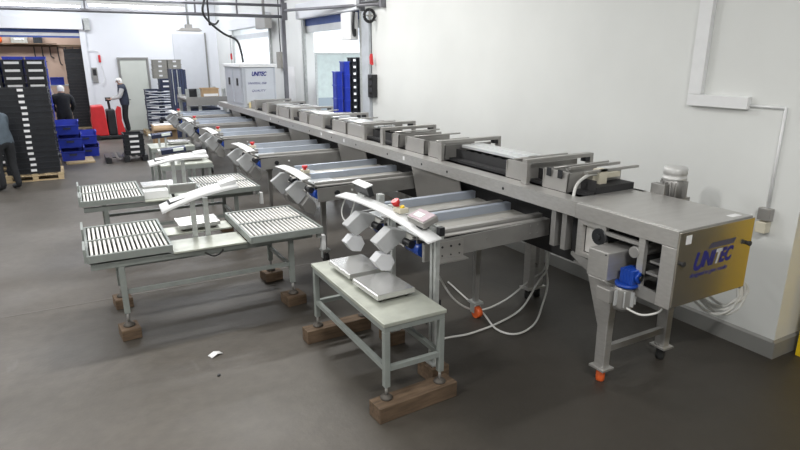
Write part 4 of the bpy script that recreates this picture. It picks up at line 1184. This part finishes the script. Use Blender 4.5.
# crates in the near dock room
stack(5.43, 12.73, 0, 7, 0.13, 0.25, 0.30, BLUE, 'blue crate in the near dock, lower outer pile', 0, 'blue crates in the near dock', 0.001)
stack(5.62, 12.73, 0, 8, 0.13, 0.25, 0.29, BLUE, 'blue crate in the near dock, taller pile beside the black crates', 0, 'blue crates in the near dock', 0.001)
stack(5.81, 12.73, 0, 16, 0.12, 0.25, 0.15, CRATE, 'black crate with white tag in the near dock, outer column', 0.06, 'tagged crates in the near dock', 0.001)
stack(5.98, 12.73, 0, 16, 0.12, 0.25, 0.15, CRATE, 'black crate with white tag in the near dock, inner column', 0.06, 'tagged crates in the near dock', 0.001)
ds = thing('dock_screen', 'pale grey-green partition panel behind the blue crates in the near dock', 'partition', (6.9, 16.0, 0))
MB().box(6.2, 7.7, 15.98, 16.02, 1.3, 2.5).build('upper_panel', M('pale_screen', (0.60, 0.68, 0.66), 0.4), ds, world=True)
MB().box(6.2, 7.7, 15.97, 16.03, 0.0, 1.299).build('lower_panel', DADO, ds, world=True)
MB().box(6.15, 7.75, 15.95, 16.05, 2.501, 2.56).box(7.701, 7.75, 15.95, 16.05, 0, 2.5).box(6.15, 6.199, 15.95, 16.05, 0, 2.5).build('frame', GALV, ds, world=True)

# infeed at the far end
fi = thing('infeed_frame', 'grey infeed frame with upright posts at the far end of the sorting line', 'machine', (3.1, 16.5, 0))
for (x, y) in ((2.66, 16.2), (2.95, 16.2), (2.66, 17.4), (3.6, 16.2), (3.6, 17.4)):
    MB().box(x - 0.04, x + 0.04, y - 0.04, y + 0.04, 0, 1.62).build('post', GALV, fi, world=True)
MB().box(2.6, 3.66, 16.1, 17.5, 1.33, 1.38).build('infeed_belt', STEEL_D, fi, world=True)
MB().box(2.6, 3.66, 16.08, 16.099, 1.2, 1.42).build('side_panel', PANEL, fi, world=True)
MB().box(2.6, 3.66, 17.501, 17.52, 1.2, 1.42).build('side_panel', PANEL, fi, world=True)
MB().box(2.72, 3.5, 16.3, 17.3, 0.3, 1.1).build('hopper', NAVY, fi, world=True)
MB().box(2.70, 2.82, 16.12, 16.19, 1.45, 1.6).build('control_unit', BLACK, fi, world=True)
bo = thing('carton', 'brown carton with white label on the infeed of the line', 'box', (3.3, 16.6, 1.381))
crate_mb(0.42, 0.40, 0.24, False).build('body', CARD, bo)
MB().box(-0.19, 0.19, -0.216, -0.213, 0.03, 0.10).build('tag', PAPER, bo)
crate((2.95, 17.0, 1.381), 0.36, 0.34, 0.2, CRATE, 'black crate on the infeed beside the brown carton', 0)

# ------------------------------------------------------------------ dispatch bay behind the left opening
ts = thing('tool_rail', 'brown wall rail with hanging hooks in the tan bay', 'rail', (-0.5, 25.9, 2.9))
MB().box(-2.4, 1.0, 25.93, 25.99, 2.80, 2.88).build('rail', WOOD, ts, world=True)
for k in range(8):
    xx = -0.95 + 0.25 * k
    MB().tube(spline([(xx, 25.95, 2.80), (xx, 25.9, 2.5), (xx + 0.03, 25.88, 2.2 + 0.12 * (k % 3)), (xx + 0.1, 25.88, 2.15 + 0.12 * (k % 3))]), 0.02, 6).build('hook', BLACK, ts, world=True)
MB().box(-2.4, -0.2, 25.6, 25.92, 2.89, 2.92).build('shelf_board', WOOD, ts, world=True)
crate((-1.35, 25.76, 2.921), 0.5, 0.26, 0.28, GREYCR, 'grey crate with white goods on the shelf in the tan bay', 0.3)
crate((-0.78, 25.76, 2.921), 0.28, 0.26, 0.26, BLACK, 'small black crate on the shelf in the tan bay', 0.0)
solo('orange_sack', MB().lathe((0, 0, 0), [(0.10, 0), (0.13, 0.08), (0.12, 0.2), (0.05, 0.3)], 12), ORANGE, 'orange sack on the shelf at the left edge of the tan bay', 'sack', (-2.0, 25.75, 2.921))
bs = thing('dock_curtain_stack', 'tall black stack of folded crates just inside the tan bay opening', 'stack', (0.3, 22.9, 0.0))
for k in range(26):
    MB().box(-0.02 + random.uniform(-0.01, 0.01), 0.52 + random.uniform(-0.01, 0.01), 22.6, 23.1, 0.146 + k * 0.098, 0.146 + k * 0.098 + 0.096).build('folded_crate', BLACK, bs, world=True)
pallet((0.25, 22.9, 0), 0.7, 0.7, 'white-edged pallet under the tall black folded crates in the bay opening')
crate((-0.35, 24.6, 1.48), 0.42, 0.4, 0.26, BLUE, 'blue crate on the low rack inside the tan bay', 0)
rk = thing('low_rack', 'low grey rack inside the tan bay carrying a blue crate', 'rack', (-0.6, 24.6, 0))
for x in (-1.1, 0.0):
    for y in (24.3, 24.9):
        MB().box(x - 0.02, x + 0.02, y - 0.02, y + 0.02, 0, 1.44).build('leg', GALV, rk, world=True)
MB().box(-1.14, 0.04, 24.26, 24.94, 1.441, 1.479).build('shelf', GALV, rk, world=True)

# back wall fittings
ic = thing('intercom', 'dark intercom panel on the back wall beside the tan bay', 'intercom', (0.78, BACK, 1.85))
MB().box(0.70, 0.86, BACK - 0.05, BACK - 0.001, 1.62, 2.10).build('body', PLINTH, ic, world=True, bevel=0.008)
MB().box(0.73, 0.83, BACK - 0.055, BACK - 0.051, 1.85, 2.05).build('screen', BLACK, ic, world=True)
rp = thing('pull_switch', 'small red pull switch with hanging cord above the pallet truck', 'switch', (0.98, BACK, 2.3))
MB().box(0.945, 1.015, BACK - 0.06, BACK - 0.001, 2.26, 2.50).build('handle', RED, rp, world=True, bevel=0.02)
MB().tube(spline([(0.98, BACK - 0.04, 2.52), (0.95, BACK - 0.04, 2.62), (0.75, BACK - 0.04, 2.63), (0.68, BACK - 0.04, 2.6)]), 0.01, 6).tube(spline([(1.0, BACK - 0.04, 2.22), (1.04, BACK - 0.04, 1.9), (1.05, BACK - 0.04, 1.7), (0.95, BACK - 0.04, 1.55)]), 0.01, 6).build('cord', WHITE, rp, world=True)

# ------------------------------------------------------------------ pallet truck
pk = thing('pallet_truck', 'red electric pallet truck driven by the worker in a navy vest', 'truck', (0.85, 20.2, 0))
MB().prism([(-0.40, 0.12), (-0.42, 0.55), (-0.38, 1.0), (-0.05, 1.02), (-0.02, 0.9), (0.02, 0.12)], 'y', -0.38, 0.38).build('battery_cover', RED, pk, bevel=0.03)
MB().box(-0.44, 0.62, -0.40, 0.40, 0.03, 0.119).build('chassis', BLACK, pk, bevel=0.02)
MB().box(0.022, 0.26, -0.30, 0.30, 0.12, 0.88).build('drive_housing', BLACK, pk, bevel=0.03)
MB().prism([(0.265, 0.12), (0.50, 0.12), (0.42, 0.55), (0.44, 0.95), (0.34, 1.0), (0.27, 0.85)], 'y', -0.36, -0.24).build('side_guard', RED, pk, bevel=0.02)
tl = MB().tube(spline([(0.14, 0, 0.88), (0.13, 0, 1.05), (0.12, 0, 1.16)]), 0.035, 10).build('tiller', BLACK, pk)
MB().cyl((0.10, -0.18, 1.17), (0.10, 0.18, 1.17), 0.022, 10).box(0.05, 0.20, -0.07, 0.07, 1.13, 1.24).build('tiller_head', BLACK, tl)
for y in (-0.27, 0.27):
    MB().box(-1.35, -0.445, y - 0.08, y + 0.08, 0.04, 0.10).build('fork', STEEL_D, pk)
for x in (-0.3, 0.45):
    for y in (-0.43, 0.43):
        MB().cyl((x, y - 0.025, 0.082), (x, y + 0.025, 0.082), 0.08, 16).build('wheel', RUBBER, pk)
MB().box(-0.43, -0.41, -0.15, 0.15, 0.7, 0.85).build('mast_plate', BLACK, pk)


# ------------------------------------------------------------------ people
def skin_mesh(name, joints, links, mat, parent, label=None, sub=2):
    me = bpy.data.meshes.new(name)
    names = list(joints)
    idx = {n: i for i, n in enumerate(names)}
    me.from_pydata([joints[n][0] for n in names], [(idx[a], idx[b]) for a, b in links], [])
    o = bpy.data.objects.new(name, me)
    COL.objects.link(o)
    sk = o.modifiers.new('skin', 'SKIN')
    lay = me.skin_vertices[0] if me.skin_vertices else None
    if lay is None:
        me.skin_vertices.new() if hasattr(me.skin_vertices, 'new') else None
        lay = me.skin_vertices[0]
    for n in names:
        r = joints[n][1]
        lay.data[idx[n]].radius = (r, r) if not isinstance(r, tuple) else r
        lay.data[idx[n]].use_root = False
    lay.data[0].use_root = True
    sk.use_smooth_shade = True
    o.modifiers.new('subsurf', 'SUBSURF').levels = sub
    o.modifiers['subsurf'].render_levels = sub
    me.materials.append(mat)
    dg = bpy.context.evaluated_depsgraph_get()
    fin = bpy.data.meshes.new_from_object(o.evaluated_get(dg))
    fin.name = name
    bpy.data.objects.remove(o)
    fin.materials.clear()
    fin.materials.append(mat)
    r = bpy.data.objects.new(name, fin)
    COL.objects.link(r)
    r.parent = parent
    if label:
        r['label'] = label
    return r


def hand_joints(J, L, side, wrist, fwd, palm_down):
    """five short finger chains rooted in the palm"""
    wv = Vector(wrist)
    f = Vector(fwd).normalized()
    n = Vector(palm_down).normalized()
    s = f.cross(n).normalized()
    k = 'hand_' + side
    J[k] = (wv + f * 0.055, 0.030)
    L.append(('wrist_' + side, k))
    for i, (off, ln) in enumerate(((-0.030, 0.055), (-0.010, 0.068), (0.011, 0.064), (0.031, 0.050))):
        a = wv + f * 0.095 + s * off
        b = a + f * ln * 0.55 + n * ln * 0.25
        c = b + f * ln * 0.25 + n * ln * 0.45
        J['%s_k%d' % (k, i)] = (a, 0.010)
        J['%s_m%d' % (k, i)] = (b, 0.009)
        J['%s_t%d' % (k, i)] = (c, 0.008)
        L += [(k, '%s_k%d' % (k, i)), ('%s_k%d' % (k, i), '%s_m%d' % (k, i)), ('%s_m%d' % (k, i), '%s_t%d' % (k, i))]
    th = wv + f * 0.05 + s * -0.05 + n * 0.015
    J[k + '_th0'] = (th, 0.011)
    J[k + '_th1'] = (th + f * 0.035 + s * -0.012 + n * 0.02, 0.009)
    L += [(k, k + '_th0'), (k + '_th0', k + '_th1')]


def person(label, loc, rz, P, top, trousers, hair, cap=None, sleeve=None):
    """P: joint positions; the body faces +x in its own frame"""
    t = thing('person', label, 'person', loc, rz)
    V = {k: Vector(v) for k, v in P.items()}
    hd = (V['head'] - V['neck']).normalized()
    J, L = {}, []
    J['pelvis'] = (V['pelvis'], 0.135)
    J['waist'] = (V['pelvis'].lerp(V['chest'], 0.45), 0.135)
    J['chest'] = (V['chest'], 0.145)
    J['neck'] = (V['neck'], 0.055)
    J['jaw'] = (V['neck'].lerp(V['head'], 0.55), 0.068)
    J['head'] = (V['head'], 0.088)
    J['crown'] = (V['head'] + hd * 0.085, 0.062)
    L += [('pelvis', 'waist'), ('waist', 'chest'), ('chest', 'neck'), ('neck', 'jaw'), ('jaw', 'head'), ('head', 'crown')]
    for s in 'lr':
        J['shoulder_' + s] = (V['shoulder_' + s], 0.062)
        J['elbow_' + s] = (V['elbow_' + s], 0.042)
        J['wrist_' + s] = (V['wrist_' + s], 0.028)
        J['hip_' + s] = (V['hip_' + s], 0.092)
        J['knee_' + s] = (V['knee_' + s], 0.060)
        J['ankle_' + s] = (V['ankle_' + s], 0.042)
        J['toe_' + s] = (V['ankle_' + s] + Vector((0.16, 0, -0.045)), 0.036)
        L += [('chest', 'shoulder_' + s), ('shoulder_' + s, 'elbow_' + s), ('elbow_' + s, 'wrist_' + s), ('pelvis', 'hip_' + s), ('hip_' + s, 'knee_' + s), ('knee_' + s, 'ankle_' + s), ('ankle_' + s, 'toe_' + s)]
        fwd = V['wrist_' + s] - V['elbow_' + s]
        hand_joints(J, L, s, V['wrist_' + s], fwd, fwd.cross(Vector((0, 1, 0))) if abs(fwd.normalized().y) < 0.9 else (0, 0, -1))
    body = skin_mesh('body', J, L, SKIN, t)
    # clothing: shells lifted off the body surface, each one following the bones it covers
    me = body.data
    co = np.empty(len(me.vertices) * 3)
    me.vertices.foreach_get('co', co)
    co = co.reshape(-1, 3)
    no = np.array([tuple(v.normal) for v in me.vertices])
    segs = [(n, tuple(J[n][0]), J[n][1]) for n in J]
    segv, rad, owner = [], [], []
    for a_, b_ in L:
        pa, pb = np.array(J[a_][0]), np.array(J[b_][0])
        ra, rb = (max(J[x][1]) if isinstance(J[x][1], tuple) else J[x][1] for x in (a_, b_))
        for k in range(7):
            q = k / 6
            segv.append(pa * (1 - q) + pb * q)
            rad.append(ra * (1 - q) + rb * q)
            owner.append((a_, b_, q))
    segv, rad = np.array(segv), np.array(rad)
    dist = np.linalg.norm(co[:, None, :] - segv[None, :, :], axis=2) - rad[None, :] * 0.9
    own = [owner[i] for i in dist.argmin(axis=1)]
    up = hd
    front = Vector((1, 0, 0)) - up * up.x
    front.normalize()
    side = up.cross(front)
    HC = np.array(V['head'])

    def where(i):
        a_, b_, q = own[i]
        if b_ in ('waist', 'chest') or a_ == 'chest' and b_ == 'neck' and q < 0.75:
            return 'torso'
        if b_.startswith('shoulder'):
            return 'torso'
        if b_.startswith('elbow') or b_.startswith('wrist') and q < 0.9:
            return 'arm'
        if b_.startswith('hip') or b_.startswith('knee') or b_.startswith('ankle') and q < 0.93:
            return 'leg'
        if b_.startswith('toe') or b_.startswith('ankle'):
            return 'foot'
        if a_ == 'jaw' or b_ in ('crown', 'head'):
            d = co[i] - HC
            u, f = float(np.dot(d, up)), float(np.dot(d, front))
            if u > 0.035 or (f < 0.015 and u > -0.06):
                return 'scalp'
        return 'skin'
    kind = [where(i) for i in range(len(co))]
    ax = np.array((V['chest'] - V['pelvis']).normalized())
    hgt = (co - np.array(V['pelvis'])) @ ax          # height above the hips along the spine
    HEM = -0.07
    for i in range(len(co)):
        if kind[i] in ('torso', 'leg'):
            kind[i] = 'torso' if hgt[i] > HEM else 'leg'

    def shell(name, kinds, off, mat, hem=None):
        use = [p for p in me.polygons if (any if hem else all)(kind[i] in kinds for i in p.vertices) or sum(kind[i] in kinds for i in p.vertices) >= 2]
        ids = sorted({i for p in use for i in p.vertices})
        m = {j: k for k, j in enumerate(ids)}
        pts = []
        for i in ids:
            q = co[i] + no[i] * off
            if hem and kind[i] not in kinds:      # straighten the cut edge at the hem
                q = q + ax * (HEM - float((q - np.array(V['pelvis'])) @ ax))
            pts.append(tuple(q))
        mb = MB()
        mb.add(pts, [[m[i] for i in p.vertices] for p in use], True)
        return mb.build(name, mat, t)
    if sleeve is None:
        shell('jacket', ('torso', 'arm'), 0.022, top)
    else:
        shell('vest', ('torso',), 0.030, top)
        shell('sleeve', ('arm', 'torso'), 0.016, sleeve)
    low = [k if not (k == 'torso' and hgt[i] < 0.08) else 'leg' for i, k in enumerate(kind)]
    kind[:], keep = low, list(kind)
    shell('trousers', ('leg',), 0.014, trousers)
    kind[:] = keep
    shell('shoe', ('foot',), 0.014, BLACK)
    shell('cap' if cap else 'hair', ('scalp',), 0.014, cap or hair)

    def hp(f, s_, u):
        return V['head'] + front * f + side * s_ + up * u
    MB().cyl(hp(0.078, 0, 0.0), hp(0.105, 0, -0.025), 0.010, 8, 0.015).build('nose', SKIN, t)
    for s_ in (-0.033, 0.033):
        MB().cyl(hp(0.066, s_, 0.012), hp(0.086, s_, 0.012), 0.010, 8).build('eye', HAIR, t)
    MB().cyl(hp(0.078, -0.022, -0.055), hp(0.078, 0.022, -0.055), 0.006, 6).build('mouth', RED, t)
    for s_ in (-1, 1):
        MB().cyl(hp(-0.005, s_ * 0.070, -0.01), hp(-0.015, s_ * 0.090, 0.0), 0.026, 8, 0.02).build('ear', SKIN, t)
    return t


OPER = dict(pelvis=(0, 0, 0.97), chest=(0.04, 0, 1.33), neck=(0.06, 0, 1.49), head=(0.09, 0, 1.61),
            shoulder_l=(0.04, 0.20, 1.41), shoulder_r=(0.04, -0.20, 1.41), elbow_l=(0.14, 0.25, 1.14), elbow_r=(0.12, -0.25, 1.14),
            wrist_l=(0.36, 0.14, 1.08), wrist_r=(0.36, -0.14, 1.08), hip_l=(0, 0.10, 0.90), hip_r=(0, -0.10, 0.90),
            knee_l=(0.06, 0.11, 0.50), knee_r=(0.02, -0.11, 0.50), ankle_l=(0.0, 0.12, 0.10), ankle_r=(-0.04, -0.12, 0.10))
person('person in navy vest, pale sleeves and white cap standing at the red pallet truck', (1.44, 20.2, 0.12), PI, OPER, VEST, CLOTHK, HAIR, CAPW, SLEEVE)
STOOP = dict(pelvis=(0, 0, 0.96), chest=(0.12, 0, 1.28), neck=(0.20, 0, 1.43), head=(0.27, 0, 1.54),
             shoulder_l=(0.13, 0.20, 1.36), shoulder_r=(0.13, -0.20, 1.36), elbow_l=(0.24, 0.26, 1.09), elbow_r=(0.26, -0.26, 1.09),
             wrist_l=(0.46, 0.17, 1.0), wrist_r=(0.48, -0.17, 1.0), hip_l=(0, 0.11, 0.88), hip_r=(0, -0.11, 0.88),
             knee_l=(0.06, 0.12, 0.48), knee_r=(0.02, -0.12, 0.48), ankle_l=(0.0, 0.13, 0.09), ankle_r=(-0.06, -0.13, 0.09))
person('person in a grey-blue hooded top and dark trousers stooping at the left edge', (-1.22, 12.9, 0.0), PI * 0.72, STOOP, HOOD, CLOTHK, HAIRB)
UPR = dict(OPER)
UPR.update(wrist_l=(0.34, 0.16, 1.0), wrist_r=(0.34, -0.16, 1.0))
person('person in a dark jacket and white cap behind the tall front crate stack', (-0.22, 18.2, 0.0), PI * 0.5, UPR, CLOTHK, CLOTHK, HAIR, CAPW)
person('person in a pale pink top standing inside the tan bay beyond the white-capped person', (-0.75, 23.3, 0.0), PI * 0.15, UPR, PINK, CLOTHK, HAIR)
